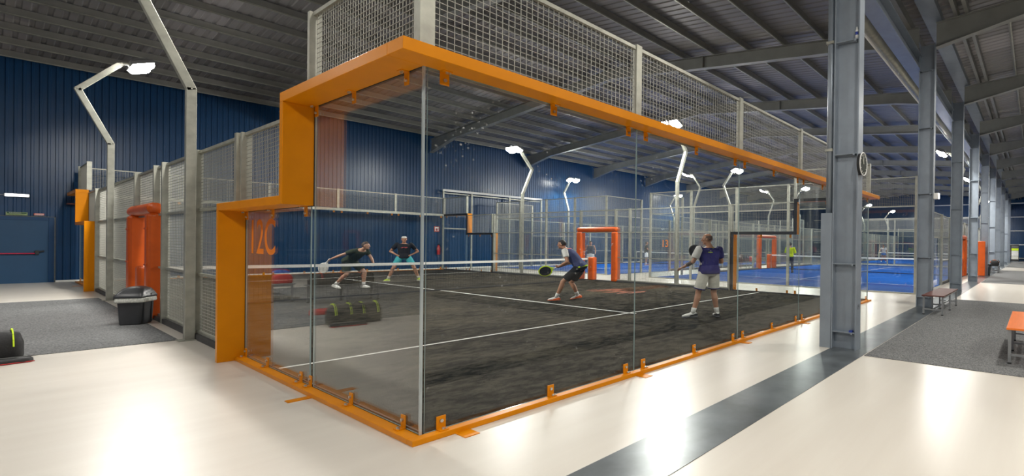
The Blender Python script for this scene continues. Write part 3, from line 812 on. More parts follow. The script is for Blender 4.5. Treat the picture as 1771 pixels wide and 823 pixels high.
def person(label, loc, heading, pose, outfit, skin='tan', hair=('dark', 'short'), vox=.010, scale=1.0, group=None, fat=1.10):
    P = dict(BASE); P.update(pose)
    V = {k: (Vector(v) if isinstance(v, (tuple, list)) else v) for k, v in P.items()}
    t = thing('person', label, 'person', loc, heading, group); t.scale = (scale * fat, scale * fat, scale)
    lat0 = (V['hipR'] - V['hipL']).normalized(); lat1 = (V['shR'] - V['shL']).normalized()
    def torso(gr=0., lo=0, hi=8, low=0.):
        pe, ch, ne = V['pelvis'], V['chest'], V['neck']; d0 = (ch - pe).normalized(); d1 = (ne - ch).normalized()
        spec = [(pe - d0*.10, .085, .085, 0), (pe - d0*.05, .150, .112, 0), (pe + d0*.03, .163, .115, 0), (pe + d0*.14, .140, .098, .25),
                (pe.lerp(ch, .72), .148, .105, .6), (ch + d1*.02, .168, .112, 1), (ch.lerp(ne, .62), .165, .098, 1), (ch.lerp(ne, .88), .115, .075, 1), (ne + d1*.0, .060, .060, 1)]
        rings = []
        for c, a, e, q in spec[lo:hi+1]:
            la = lat0.lerp(lat1, q).normalized(); dd = d0.lerp(d1, q).normalized(); fw = dd.cross(la).normalized() * -1
            g_ = gr + low * min(1, max(0, (ch.z - c.z) / .3)); rings.append((c, la * (a + g_), fw * (e + g_), .85))
        return rings
    # --- body
    b = MB(); b.loft(torso(), n=20)
    b.tube([V['neck'] - (V['head'] - V['neck']) * .25, V['neck'], V['head'] - Vector((0, 0, .05))], [.066, .056, .052], 14)
    R, at = head_geo(b, V['head'], V['look'], V.get('up') or Vector((0, 0, 1)))
    for s, q in (('L', -1), ('R', 1)):
        sh, el, wr = V['sh'+s], V['el'+s], V['wr'+s]
        b.ell(sh, .060, .060, .060, None, 12, 8)
        b.tube([sh, sh.lerp(el, .35), sh.lerp(el, .8), el], [.055, .051, .042, .040], 12)
        b.ell(el, .040, .040, .040, None, 10, 7)
        b.tube([el, el.lerp(wr, .3), el.lerp(wr, .75), wr], [.040, .042, .031, .027], 12)
        hd = V['ha'+s] or (wr - el); pn = V['pa'+s] or Vector((-q, 0, 0))
        b.ell(wr, .027, .027, .027, None, 8, 6); hand(b, wr, hd, pn, q, P['curl'])
        hp, kn, an = V['hip'+s], V['kn'+s], V['an'+s]
        b.ell(hp, .085, .085, .085, None, 12, 8)
        b.tube([hp, hp.lerp(kn, .3), hp.lerp(kn, .8), kn], [.086, .083, .062, .055], 14)
        b.ell(kn, .055, .057, .056, None, 12, 8)
        back = Vector(V['to'+s]).normalized() * -.012
        b.tube([kn, kn.lerp(an, .28) + back, kn.lerp(an, .6) + back * .6, an], [.052, .059, .046, .036], 14)
        td = Vector(V['to'+s]).normalized()
        b.ell(an, .036, .036, .036, None, 10, 6); b.tube([an - td*.02 - Vector((0,0,.02)), an + td*.08 - Vector((0,0,.04)), an + td*.15 - Vector((0,0,.055))], [.036, .032, .022], 10)
    smooth_body(b.build('body', SKIN[skin], t, smooth=True), vox, 2)
    # --- face parts
    e = MB()
    for q in (-1, 1):
        b = MB(); b.ell(at(.032*q, .076, .000), .0135, .009, .0085, R, 10, 6); b.build('eye', EYE, t, smooth=True)
    b = MB(); b.ell(at(0, .080, -.066), .024, .010, .0075, R, 10, 6); b.build('mouth', LIP, t, smooth=True)
    kind = hair[1]
    keep = {'short': lambda x, y, z: z > .030 - .0 * y + (.03 if y > .05 else 0) or (y < -.005 and z > -.055),
            'bald': lambda x, y, z: (y < .03 and -.05 < z < .055), 'long': lambda x, y, z: z > .045 or (y < .0 and z > -.09)}[kind if kind in ('short', 'bald') else 'long']
    hb = hair_cap(at, R, V['head'], keep, 1.035 if kind == 'bald' else 1.10)
    ho = hb.build('hair', HAIR[hair[0]], t, smooth=True); sm = ho.modifiers.new('solid', 'SOLIDIFY'); sm.thickness = .012; sm.offset = -1
    if kind == 'tail':
        b = MB(); b.tube([at(0, -.095, .05), at(0, -.14, .03), at(0, -.15, -.05), at(0, -.13, -.12)], [.02, .03, .026, .008], 10); b.build('ponytail', HAIR[hair[0]], t, smooth=True)
    # --- clothes
    top, sleeve, bottom = outfit['top'], outfit.get('sleeve'), outfit['bottom']
    b = MB(); b.loft(torso(.026, 2 if outfit.get('short_top') else 1, 7, outfit.get('loose', .008)), n=20)
    sl = outfit.get('sleeve_len', .62)
    sb = MB()
    if sl > 0:
        for s in 'LR':
            sh, el = V['sh'+s], V['el'+s]; wr = V['wr'+s]
            inn = sh.lerp(V['neck'], .25)
            tgt = b if not sleeve else sb
            m0 = MB()
            if sl <= 1: m0.tube([inn, sh, sh.lerp(el, sl*.5), sh.lerp(el, sl)], [.062, .076, .072, .070], 14)
            else: m0.tube([inn, sh, sh.lerp(el, .6), el, el.lerp(wr, sl - 1)], [.062, .078, .070, .062, .052], 14)
            tgt.add(m0.v, m0.f)
    smooth_body(b.build('shirt', CL_[top], t, smooth=True), .012, 4)
    if sleeve and sl > 0:
        smooth_body(sb.build('sleeves', CL_[sleeve], t, smooth=True), .012, 3)
    b = MB(); b.loft(torso(.020, 0, 3), n=20)
    bl = outfit.get('bottom_len', .72)
    if outfit.get('skirt'):
        pe = V['pelvis']; b = MB(); b.loft([(pe + Vector((0,0,.08)), lat0*.165, Vector((0,.125,0))), (pe - Vector((0,0,.05)), lat0*.20, Vector((0,.165,0))), (pe - Vector((0,0,.26)), lat0*.235, Vector((0,.20,0)))], n=20)
    else:
        for s in 'LR':
            hp, kn, an = V['hip'+s], V['kn'+s], V['an'+s]
            if bl <= 1: b.tube([hp + Vector((0,0,.03)), hp.lerp(kn, bl*.4), hp.lerp(kn, bl*.8), hp.lerp(kn, bl)], [.100, .108, .106, .104], 16)
            else: b.tube([hp + Vector((0,0,.03)), hp.lerp(kn, .5), kn, kn.lerp(an, .5), kn.lerp(an, bl - 1)], [.100, .098, .078, .072, .066], 16)
    smooth_body(b.build('trousers' if bl > 1 else ('skirt' if outfit.get('skirt') else 'shorts'), CL_[bottom], t, smooth=True), .012, 3)
    if outfit.get('hem'):
        b = MB()
        for s in 'LR':
            hp, kn = V['hip'+s], V['kn'+s]; b.tube([hp.lerp(kn, bl - .035), hp.lerp(kn, bl + .012)], [.1095, .1075], 18)
        b.build('shorts_hem', CL_[outfit['hem']], t, smooth=True)
    for s in 'LR':
        an = V['an'+s]; td = Vector(V['to'+s]).normalized(); kn = V['kn'+s]
        if outfit.get('sock'):
            b = MB(); b.tube([an - Vector((0,0,.01)), an.lerp(kn, .16), an.lerp(kn, .26)], [.044, .045, .049], 14); b.build('sock', CL_[outfit['sock']], t, smooth=True)
        up = V.get('su'+s) or Vector((0, 0, 1)); f, u_, sd = frame(td, up); o = an - u_ * .072 + f * .0
        b = MB()
        b.loft([(o - f*.075 + u_*.035, sd*.024, u_*.030), (o - f*.05 + u_*.045, sd*.036, u_*.042), (o + u_*.052, sd*.042, u_*.052), (o + f*.07 + u_*.04, sd*.046, u_*.038), (o + f*.14 + u_*.030, sd*.047, u_*.028), (o + f*.19 + u_*.022, sd*.030, u_*.018)], n=14)
        sh_ = b.build('shoe', CL_[outfit.get('shoe', 'white')], t, smooth=True)
        b = MB(); b.loft([(o - f*.085 + u_*.006, sd*.026, u_*.014, .6), (o - f*.03 + u_*.004, sd*.042, u_*.014, .6), (o + f*.09 + u_*.003, sd*.050, u_*.013, .6), (o + f*.17 + u_*.006, sd*.042, u_*.012, .6), (o + f*.205 + u_*.014, sd*.022, u_*.008, .6)], n=14)
        if outfit.get('heel'):
            h = MB(); h.loft([(o - f*.082 + u_*.032, sd*.026, u_*.026), (o - f*.05 + u_*.042, sd*.040, u_*.040), (o + f*.0 + u_*.034, sd*.046, u_*.036), (o + f*.06 + u_*.024, sd*.050, u_*.022)], n=14); h.build('heel_panel', CL_[outfit['heel']], sh_, smooth=True)
        b.build('sole', CL_[outfit.get('sole', 'white')], sh_, smooth=True)
    t['_head'] = 0; del t['_head']
    return t, V, R, at

def racket(label, t, grip, d, n, face='black', rim='black', sc=1.0):
    """a padel racket held in world space: grip point (local to person t), handle direction d, face normal n"""
    Mw = Matrix.Translation(t.location) @ Matrix.Rotation(t.rotation_euler.z, 4, 'Z') @ Matrix.Diagonal((*t.scale, 1))
    d, n, s = frame(d, n)
    e = thing('padel_racket', label, 'racket'); e.matrix_world = Mw @ Matrix(((s.x, n.x, d.x, grip[0]), (s.y, n.y, d.y, grip[1]), (s.z, n.z, d.z, grip[2]), (0, 0, 0, 1)))
    out = []
    for k in range(28):
        a = 2*PI*k/28; x = .13*math.sin(a); z = .30 - .135*math.cos(a); z -= .03 * (1 + math.cos(a)) * .5
        out.append((x, z))
    b = MB(); b.prism([(x*.93, .30 + (z-.30)*.93) for x, z in out], -.017, .017, 1); b.build('face', CL_[face], e)
    b = MB(); pts = [(x, 0, z) for x, z in out]; b.tube(pts + pts[:1], .017, 8, cap=False); b.build('rim', CL_[rim], e, smooth=True)
    b = MB()
    for q in (-1, 1): b.bar((.055*q, 0, .175), (.010*q, 0, .075), .018, .03)
    b.build('throat', CL_[rim], e)
    b = MB(); b.tube([(0,0,-.06),(0,0,.10)], .0155, 10); b.build('grip', CL_['white'], e, smooth=True)
    return e

TOP12 = .019
# bald player in white shorts, seen from behind
t, V, R, at = person('bald man in a navy shirt and white shorts seen from behind near the end glass', (6.58, 1.86, TOP12), math.radians(66 - 90),
    dict(head=(-.035, .03, 1.645), look=(-.75, .62, -.05), neck=(0, 0, 1.49), shL=(-.195, .02, 1.435), shR=(.195, -.02, 1.435),
         elL=(-.30, .06, 1.17), wrL=(-.40, .24, 1.05), haL=(-.12, .25, -.08), paL=(.3, 0, -1), elR=(.285, .04, 1.16), wrR=(.10, .24, 1.18), haR=(-.6, .25, .35), paR=(0, -1, .2),
         hipL=(-.10, .0, .95), hipR=(.10, 0, .95), knL=(-.19, .06, .51), knR=(.11, .02, .51), anL=(-.30, .05, .098), anR=(.14, -.06, .085),
         toL=(-.85, .35, -.05), toR=(.18, .6, -.02), curl=.55),
    dict(top='navy', sleeve=None, bottom='stone', loose=.020, hem='navy', bottom_len=.80, sock='white', shoe='white', sole='grey', heel='black', sleeve_len=.66), 'tan', ('stub', 'bald'), .008, 1.03, fat=1.17)
b = MB()
sh, el = V['shL'], V['elL']
b.tube([sh.lerp(V['neck'], .12), sh, sh.lerp(el, .35), sh.lerp(el, .72)], [.070, .083, .080, .078], 14)
smooth_body(b.build('white_sleeve', CL_['white'], t, smooth=True), .012, 3)
b = MB(); b.loft([(Vector((-.150, .01, z)), Vector((.028, 0, 0)), Vector((0, .075, 0))) for z in (.93, 1.05, 1.2, 1.33)], n=12); b.build('white_side_panel', CL_['white'], t, smooth=True)
b = MB(); b.tube([V['elL'].lerp(V['wrL'], .1), V['elL'].lerp(V['wrL'], .38), V['elL'].lerp(V['wrL'], .62)], [.0425, .044, .0395], 12); b.build('tattoo', CL_['tattoo'], t, smooth=True)
b = MB(); b.box(-.10, -.01, -.1275, -.124, 1.365, 1.377); b.box(-.005, .01, -.120, -.116, 1.455, 1.47); b.build('back_print', CL_['lime'], t)
racket('black padel racket held up before the chest of the bald man', t, (.11, .27, 1.17), (-.78, .06, .62), (.8, .6, .1), 'black', 'black')

# crouching player at the net side
t, V, R, at = person('crouching man in a navy and coral shirt with a racket held low', (6.80, 6.42, TOP12), math.radians(120 - 90),
    dict(pelvis=(0, -.08, .93), chest=(0, .13, 1.21), neck=(0, .28, 1.385), head=(0, .385, 1.53), look=(0, 1, -.06), shL=(-.18, .24, 1.36), shR=(.17, .26, 1.345),
         elL=(-.27, .14, 1.07), wrL=(-.10, .40, .93), haL=(.3, .9, -.1), paL=(.6, 0, .5), elR=(.25, .20, 1.07), wrR=(.08, .44, .92), haR=(-.3, .9, 0), paR=(-.5, 0, .6),
         hipL=(-.10, -.07, .90), hipR=(.10, -.07, .90), knL=(-.13, .30, .52), knR=(.17, .22, .48), anL=(-.15, .44, .10), anR=(.20, .06, .12), toL=(-.05, 1, -.06), toR=(.1, 1, -.25), curl=.9),
    dict(top='navy2', sleeve='white', bottom='black', bottom_len=.80, sock='white', shoe='white', sole='orange', heel='orange', sleeve_len=.60), 'tan', ('dark', 'short'), .009, 1.0, fat=1.15)
b = MB(); b.loft([(V['chest'].lerp(V['neck'], q), Vector((.176 - .05*max(0, q-.6)*2, 0, 0)), Vector((0, .11 - .02*q, -.06)), .85) for q in (.35, .55, .75, .95)], n=20)
smooth_body(b.build('shoulder_yoke', CL_['coral'], t, smooth=True), .012, 3)
b = MB(); b.loft([(Vector((0, -.085, .90)), Vector((.192, 0, 0)), Vector((0, .148, -.05))), (Vector((0, -.08, .935)), Vector((.192, 0, 0)), Vector((0, .146, -.05)))], n=20); b.build('waist_band', CL_['lime'], t, smooth=True)
racket('lime and black padel racket in the hand of the crouching man', t, (.0, .50, .90), (-.06, .95, -.30), (.9, .0, .3), 'black', 'lime')

# player with headband, hands on hips
t, V, R, at = person('man with white headband, black shirt and teal shorts, hands on hips', (6.95, 16.75, TOP12), math.radians(-112 - 90),
    dict(elL=(-.40, -.10, 1.12), wrL=(-.20, .03, .985), haL=(.15, .25, -.1), paL=(.9, -.2, 0), elR=(.38, -.10, 1.12), wrR=(.20, .03, .985), haR=(-.15, .25, -.1), paR=(-.9, -.2, 0),
         pelvis=(0, 0, .92), chest=(0, .03, 1.24), neck=(0, .03, 1.43), head=(0, .07, 1.58), shL=(-.19, .03, 1.39), shR=(.19, .03, 1.39),
         hipL=(-.11, 0, .89), hipR=(.11, 0, .89), knL=(-.30, .10, .49), knR=(.30, .10, .49), anL=(-.44, .0, .085), anR=(.44, 0, .085), toL=(-.5, .8, 0), toR=(.5, .8, 0), curl=.6),
    dict(top='black', bottom='teal', bottom_len=.7, sock='stone', shoe='lime', sole='white', sleeve_len=.62), 'tan', ('dark', 'short'), .010, 1.03)
b = MB(); hc = V['head']
b.loft([(at(0, -.008, z), R @ Vector((a, 0, 0)), R @ Vector((0, a*1.25, 0))) for z, a in ((.045, .078), (.075, .074), (.10, .060), (.118, .03))], n=18); b.build('headband', CL_['white'], t, smooth=True)
b = MB(); b.box(-.10, .06, .158, .166, 1.27, 1.29); b.box(-.06, .09, .156, .164, 1.245, 1.262); b.build('chest_print', CL_['coral'], t)

# lunging player behind the net
t, V, R, at = person('man in an olive shirt leaning forward behind the net', (4.62, 14.75, TOP12), math.radians(-62 - 90),
    dict(pelvis=(0, -.12, .86), chest=(0, .12, 1.10), neck=(0, .30, 1.24), head=(.02, .42, 1.37), look=(-.35, .9, 0), shL=(-.18, .24, 1.22), shR=(.17, .20, 1.20),
         elR=(.30, -.06, 1.07), wrR=(.34, -.32, .95), haR=(.1, -.9, -.3), paR=(-.4, 0, -.9), elL=(-.25, .34, .98), wrL=(-.18, .48, .80),
         hipL=(-.10, -.10, .84), hipR=(.10, -.12, .84), knL=(-.12, .26, .52), knR=(.14, -.05, .46), anL=(-.13, .22, .085), anR=(.17, -.38, .12), toL=(0, 1, 0), toR=(.1, 1, -.3), curl=.9),
    dict(top='green', bottom='green', bottom_len=.8, sock='white', shoe='white', sole='stone', sleeve_len=.62), 'fair', ('brown', 'short'), .010, 1.02)
racket('pale padel racket held low behind the man in the olive shirt', t, (.36, -.40, .90), (.05, -.55, -.83), (1, .1, 0), 'stone', 'white')

def stander(label, x, y, heading, outfit, skin='tan', hair=('dark', 'short'), scale=1.0, **pose):
    return person(label, (x, y, TOP12), math.radians(heading - 90), pose, outfit, skin, hair, .014, scale)
stander('woman in a grey tank top and white skirt seen through the orange gate', 18.05, 18.95, -125, dict(top='grey', bottom='white', skirt=True, sleeve_len=0, bottom_len=.5, sock='white', shoe='white'), 'fair', ('brown', 'tail'), .97, elL=(-.27, .02, 1.17), wrL=(-.24, .22, 1.0), elR=(.30, -.06, 1.15), wrR=(.34, .02, .90))
stander('man in a black top and white shorts on the blue court by the back wall', 24.0, 19.9, -40, dict(top='black', bottom='white', bottom_len=.8, sock='white', shoe='coral'), 'tan', ('dark', 'short'), 1.0, elR=(.26, .05, 1.17), wrR=(.16, .30, 1.12), elL=(-.26, .05, 1.17), wrL=(-.1, .32, 1.10))
stander('person in a yellow hi-vis jacket and dark trousers by the net of court 13', 23.14, 7.9, 10, dict(top='hivis', bottom='dkblue', bottom_len=1.9, sleeve_len=1.75, shoe='black', sole='black'), 'tan', ('dark', 'short'), 1.0, elR=(.27, .06, 1.18), wrR=(.16, .33, 1.15), elL=(-.27, .06, 1.18), wrL=(-.12, .34, 1.2))
stander('woman in a white top and blue skirt on the farthest blue court', 48.1, 9.2, 200, dict(top='white', bottom='blue', skirt=True, bottom_len=.5, sleeve_len=.6, sock='red', shoe='white'), 'tan', ('dark', 'tail'), 1.0, elR=(.33, .02, 1.2), wrR=(.42, .25, 1.05), anL=(-.2, 0, .085), anR=(.2, 0, .085))
stander('player in a red shirt beside the grey column on the farthest court', 47.6, 5.75, 120, dict(top='red', bottom='black', bottom_len=.7, sleeve_len=.6, sock='white', shoe='white'), 'tan', ('dark', 'short'), .97, elL=(-.38, .10, 1.22), wrL=(-.62, .16, 1.02))

# ------------------------------------------------------------------ bin, benches, bags, clock, stands
t = thing('rubbish_bin', 'dark grey plastic rubbish bin with domed lid and clear liner beside the orange gate padding', 'bin', (-.34, 9.85, .008), math.radians(60)); t.scale = (.66, .70, 1.0)
b = MB(); rloft(b, [(.56, .36, .05, 0), (.58, .38, .05, .02), (.64, .43, .05, .44), (.66, .45, .05, .46)]); b.build('tub', M['dark'], t, smooth=False, bevel=.004)
for q in (-.17, .17): b = MB(); b.box(q - .012, q + .012, -.222, -.19, .03, .40); b.build('rib', M['dark'], t)
b = MB(); rloft(b, [(.70, .49, .06, .405), (.73, .52, .07, .43), (.71, .50, .06, .47), (.70, .49, .06, .495)]); b.build('liner', M['liner'], t, smooth=True)
b = MB(); rloft(b, [(.73, .52, .06, .49), (.74, .53, .06, .505), (.72, .51, .06, .525), (.64, .46, .08, .58, .02), (.50, .38, .1, .645, .05), (.30, .24, .1, .68, .08), (.1, .08, .03, .69, .09)]); b.build('lid', M['dark'], t, smooth=True)
b = MB(); b.tube([(.02, -.262, .52), (.08, -.245, .545), (.14, -.235, .56), (.24, -.23, .56)], .008, 6); b.build('lid_flap', M['bag_grey'], t, smooth=True)

def bench(label, x0, x1, y0, y1, h, m, legs=3):
    cx, cy = (x0+x1)/2, (y0+y1)/2; t = thing('bench', label, 'bench', (cx, cy, .008)); lx, ly = x1-x0, y1-y0
    b = MB(); b.box(-lx/2, lx/2, -ly/2, ly/2, h-.028, h); b.build('seat', M[m], t, bevel=.004)
    xs = [-lx/2 + .06 + (lx - .12) * i / (legs-1) for i in range(legs)]
    for x in xs:
        for y in (-ly/2 + .04, ly/2 - .04):
            b = MB(); b.box(x-.02, x+.02, y-.02, y+.02, 0, h-.028)
            lg = b.build('leg', M['leg'], t)
            b = MB(); b.box(x-.024, x+.024, y-.024, y+.024, 0, .02); b.build('rubber_foot', M['black'], lg)
        b = MB(); b.box(x-.015, x+.015, -ly/2+.06, ly/2-.06, .11, .14); b.build('stretcher', M['leg'], t)
    b = MB(); b.box(xs[0], xs[-1], -.015, .015, .11, .14); b.build('long_stretcher', M['leg'], t)
    for y in (-ly/2 + .04, ly/2 - .04): b = MB(); b.box(xs[0], xs[-1], y-.015, y+.015, h-.07, h-.03); b.build('apron', M['leg'], t)
    return t
bench('bench with a brown top and grey legs in front of the second column', 10.02, 12.40, -2.38, -1.885, .46, 'bench_brown')
bench('bench with a bright orange top at the right edge of the picture', 5.62, 7.68, -4.34, -3.84, .50, 'bench_orange')
bench('bench under black bags far down the side corridor', 32.5, 33.9, -2.2, -1.7, .46, 'leg')
bench('bench under a blue and white bag at the right edge far down the corridor', 39.0, 40.4, -4.3, -3.75, .46, 'leg')
bench('bench under black bags between the two blue courts', 24.3, 26.6, 12.2, 12.7, .46, 'leg')
bench('bench with red and green bags just left of the picture, mirrored in the side glass', -2.45, -1.95, 11.9, 13.9, .46, 'leg', 2)
bench('bench with black jackets left of the picture, mirrored in the side glass', -3.9, -2.45, 10.8, 11.3, .46, 'leg')

def bag(name, label, cat, loc, rz, sx, sy, sz, m, stripe=None, straps=True, top='dome'):
    t = thing(name, label, cat, loc, rz); b = MB()
    if top == 'heap': rloft(b, [(sx, sy, .08, 0), (sx*1.02, sy*1.05, .1, sz*.3), (sx*.8, sy*.8, .1, sz*.7, .05*sx), (sx*.4, sy*.4, .05, sz, -.05*sx)])
    else: rloft(b, [(sx*.96, sy*.9, .05, 0), (sx, sy, .08, sz*.18), (sx, sy, .09, sz*.62), (sx*.94, sy*.8, .09, sz*.9), (sx*.8, sy*.5, .07, sz)])
    body = b.build('body', M[m], t, smooth=True)
    b = MB(); b.tube([(-sx*.42, 0, sz*.93), (0, 0, sz*1.02), (sx*.42, 0, sz*.93)], .008, 6); b.build('zip', M['bag_grey'], t, smooth=True)
    if straps:
        b = MB(); b.tube([(-sx*.25, -sy*.5, sz*.5), (-sx*.2, -sy*.56, sz*.85), (0, -sy*.4, sz*1.1), (sx*.2, -sy*.56, sz*.85), (sx*.25, -sy*.5, sz*.5)], .012, 8); b.build('handle', M['bag'], t, smooth=True)
    if stripe:
        m2, pos = stripe
        for q in pos:
            b = MB(); pts = []
            for k in range(9):
                a = PI * (.04 + .92 * k / 8); pts.append((sx*q, -sy*.53*math.cos(a), sz*(.42 + .60*math.sin(a))))
            for k in range(8): b.bar(pts[k], pts[k+1], .04, .012, (1, 0, 0))
            b.build('stripe', M[m2], t)
    return t
bag('racket_bag', 'black racket bag with neon yellow straps on the floor at the left edge', 'bag', (-1.98, 6.98, .0), .05, .82, .36, .38, 'bag', ('neon', (-.4, -.12, .12, .4)))
t = bag('bag_flap', 'flat black bag with red piping lying at the left edge against the racket bag', 'bag', (-1.78, 6.66, .0), .15, .55, .20, .07, 'bag', None, False)
b = MB(); b.tube([(-.27, -.10, .012), (0, -.105, .012), (.27, -.09, .012)], .006, 6); b.build('piping', M['bag_red'], t)
bag('shoe_bag', 'red shoe bag on the carpet left of the picture, mirrored in the side glass', 'bag', (-2.0, 8.65, .008), .2, .42, .2, .13, 'bag_red', None, False)
bag('sports_bag', 'red and dark sports bag on the first bench left of the picture', 'bag', (-2.22, 12.4, .468), 1.5, .8, .40, .24, 'bag_red', ('bag', (-.3, .3)))
bag('folded_jacket', 'blue and red jacket on top of the red sports bag', 'clothes', (-2.22, 12.4, .71), 1.4, .55, .36, .1, 'bag_blue', ('bag_red', (-.2, .15)), False, 'heap')
bag('sports_bag', 'dark green bag next to the red sports bag on the first bench', 'bag', (-2.22, 13.3, .468), 1.55, .7, .4, .26, 'bag_grey')
bag('jacket_pile', 'pile of black jackets on the second bench left of the picture', 'clothes', (-2.9, 11.05, .468), .1, .85, .46, .30, 'bag', ('bag_red', (-.2, .25)), False, 'heap')
bag('racket_bag', 'black racket bag at the end of the second bench left of the picture', 'bag', (-3.55, 11.05, .468), .1, .5, .40, .26, 'bag', ('bag_red', (.1,)))
bag('sports_bag', 'black sports bag with orange top on the bench far down the corridor', 'bag', (32.85, -1.95, .468), .1, .8, .48, .36, 'bag', ('bench_orange', (-.2, .2)))
bag('sports_bag', 'black holdall beside the orange-topped bag far down the corridor', 'bag', (33.5, -1.95, .468), .1, .6, .44, .30, 'bag')
bag('sports_bag', 'blue and white bag on the bench at the right edge far down the corridor', 'bag', (39.6, -4.0, .468), .1, .9, .45, .32, 'bag_blue', ('bag_white', (-.2, .1)))
bag('sports_bag', 'black bag with white towel on the bench between the blue courts', 'bag', (24.8, 12.45, .468), .1, .75, .42, .38, 'bag', ('bag_white', (-.2, .2)))
bag('racket_bag', 'black and white racket bag in the middle of the bench between the blue courts', 'bag', (25.6, 12.45, .468), .1, .7, .40, .50, 'bag', ('bag_white', (.0, .3)))
bag('sports_bag', 'small coloured bag at the far end of the bench between the blue courts', 'bag', (26.3, 12.45, .468), .1, .5, .40, .34, 'bag_red', ('neon', (.2,)))
bag('sports_bag', 'blue bag on the floor before the bench between the blue courts', 'bag', (26.2, 11.85, .0), .1, .8, .4, .4, 'bag_blue')
t = thing('rubbish_bin', 'small dark bin standing behind the orange padding far down the corridor', 'bin', (29.4, -1.75, 0)); b = MB(); b.tube([(0,0,0),(0,0,.62)], [.2,.26], 16); b.build('tub', M['dark'], t, smooth=True)
b = MB(); b.tube([(0,0,.60),(0,0,.66)], .275, 16); b.build('rim', M['black'], t, smooth=True)

# free-standing padded gate leaf at the corridor gate of court 13
t = thing('gate_leaf_pad', 'tall flat orange padded panel standing beside the corridor gate', 'padding', (28.3, -1.15, 0)); b = MB(); b.box(-.10, .10, -.62, .12, .02, 1.98); b.build('panel', M['pad'], t, bevel=.03)
b = MB(); b.box(-.11, -.10, -.60, .10, .5, .54); b.box(-.11, -.10, -.60, .10, 1.4, 1.44); b.build('seam', M['pad'], t)

# clock on the first column
t = thing('wall_clock', 'round black wall clock with pale rim on the first grey column', 'clock', (5.30, -1.862, 2.86), 0)
rx = Matrix.Rotation(PI/2, 4, 'X')
def cyl_y(b, r, y0, y1, n=40): b.prism([(r*math.cos(2*PI*k/n), r*math.sin(2*PI*k/n)) for k in range(n)], y0, y1, 1)
b = MB(); cyl_y(b, .165, -.05, 0); b.build('case', M['black'], t)
b = MB(); n = 40
b.tube([(.172*math.cos(2*PI*k/n), -.055, .172*math.sin(2*PI*k/n)) for k in range(n+1)], .009, 10, cap=False); b.build('rim', M['white'], t, smooth=True)
b = MB(); cyl_y(b, .160, -.056, -.051); b.build('dial', M['clockface'], t)
b = MB()
for k in range(12):
    a = 2*PI*k/12; b.bar((.125*math.sin(a), -.058, .125*math.cos(a)), (.148*math.sin(a), -.058, .148*math.cos(a)), .008, .003)
b.build('hour_marks', M['liner'], t)
for ln, ang, wd in ((.075, -25, .010), (.115, -5, .007)):
    a = math.radians(ang); b = MB(); b.bar((0, -.060, 0), (ln*math.sin(a), -.060, ln*math.cos(a)), wd, .003); b.build('hand', M['liner'], t)

# downpipe with its steel guard beside the first column
t = thing('downpipe', 'grey rainwater downpipe with a steel guard standing against the first column', 'pipe', (5.30, -1.37, 0))
b = MB(); b.tube([(.02, 0, 2.0), (.02, 0, 6.28)], .055, 14); b.build('pipe', M['steel'], t, smooth=True)
b = MB(); b.box(-.085, .09, -.085, .10, 0, 2.12); b.build('guard', M['steel'], t, bevel=.006)
b = MB(); 
for z in (3.1, 4.8): b.box(-.045, .085, -.062, .062, z, z + .04)
b.build('clip', M['galv'], t)
# column number
colm = [o for o in bpy.data.objects if o.name.startswith('steel_column') and abs(o.location.x - 5.33) < .01][0]
text('column_number', '19', .11, M['black'], colm, basis((1, 0, 0), (0, 0, 1), (-.01, -.2012, .66)), .8, .0005)
t = thing('cup', 'small blue and white bottle on the bracket high on the first column', 'bottle', (5.27, -1.80, 4.782)); b = MB(); b.tube([(0,0,0),(0,0,.13),(0,0,.16),(0,0,.19)], [.028,.028,.014,.012], 12); b.build('bottle', M['white'], t, smooth=True)
b = MB(); b.tube([(0,0,.06),(0,0,.11)], .0285, 12); b.build('band', M['bag_blue'], t, smooth=True)
b = MB(); b.box(5.24, 5.31, -1.79, -1.74, .272, .30)
tag(b.build('can', M['bag_blue']), 'small blue packet left on the lowest bracket of the first column', 'packet')

# emergency light on the second column
t = thing('wall_light', 'small lit emergency light fixed to the second grey column', 'lamp', (11.58, -1.87, 2.95)); b = MB(); b.box(-.12, .02, -.12, 0, -.08, .08); b.build('housing', M['white'], t, bevel=.015)
b = MB(); b.box(-.11, .01, -.135, -.118, -.07, .07); b.build('diffuser', M['lamp_soft'], t)
# poster stands before the end wall
def stand(label, y, cols):
    t = thing('poster_stand', label, 'poster stand', (63.6, y, 0)); b = MB(); b.box(-.05, .05, -.41, .41, 0, 2.05); b.build('board', M['black'], t)
    z = 1.92
    for k, (h, m, w0, w1) in enumerate(cols):
        b = MB(); b.box(-.062, -.052, w0, w1, z - h, z); b.build('poster', M[m], t); z -= h + .03
    b = MB(); b.box(-.3, .3, -.5, .5, 0, .03); b.build('foot', M['steel'], t)
stand('black stand with colourful posters against the end wall, left of two', -1.28, [(.35, 'sign_dark', -.36, .36), (.3, 'bench_orange', -.36, .0), (.25, 'liner', -.36, .36), (.3, 'bag_white', -.36, .36), (.38, 'blue_poster', -.36, .36)])
stand('black stand with green and white notices against the end wall, right of two', -2.12, [(.3, 'bag_grey', -.36, .36), (.25, 'neon', -.36, .36), (.62, 'bag_white', -.36, .36), (.36, 'liner', -.36, .36)])

# worn orange print on the black turf by the far side
b = MB()
random.seed(5)
for k in range(16):
    cx = 9.3 + random.uniform(-.3, .3); cy = 7.6 + k * .115 - .9; wx = random.uniform(.12, .5); wy = random.uniform(.03, .07)
    b.prism([(cx + wx*math.cos(a), cy + wy*math.sin(a)) for a in [2*PI*i/10 for i in range(10)]], .0175, .0195)
pr = b.build('turf_print', M['clay']); pr.parent = [o for o in bpy.data.objects if o.name == 'floor_turf'][0]

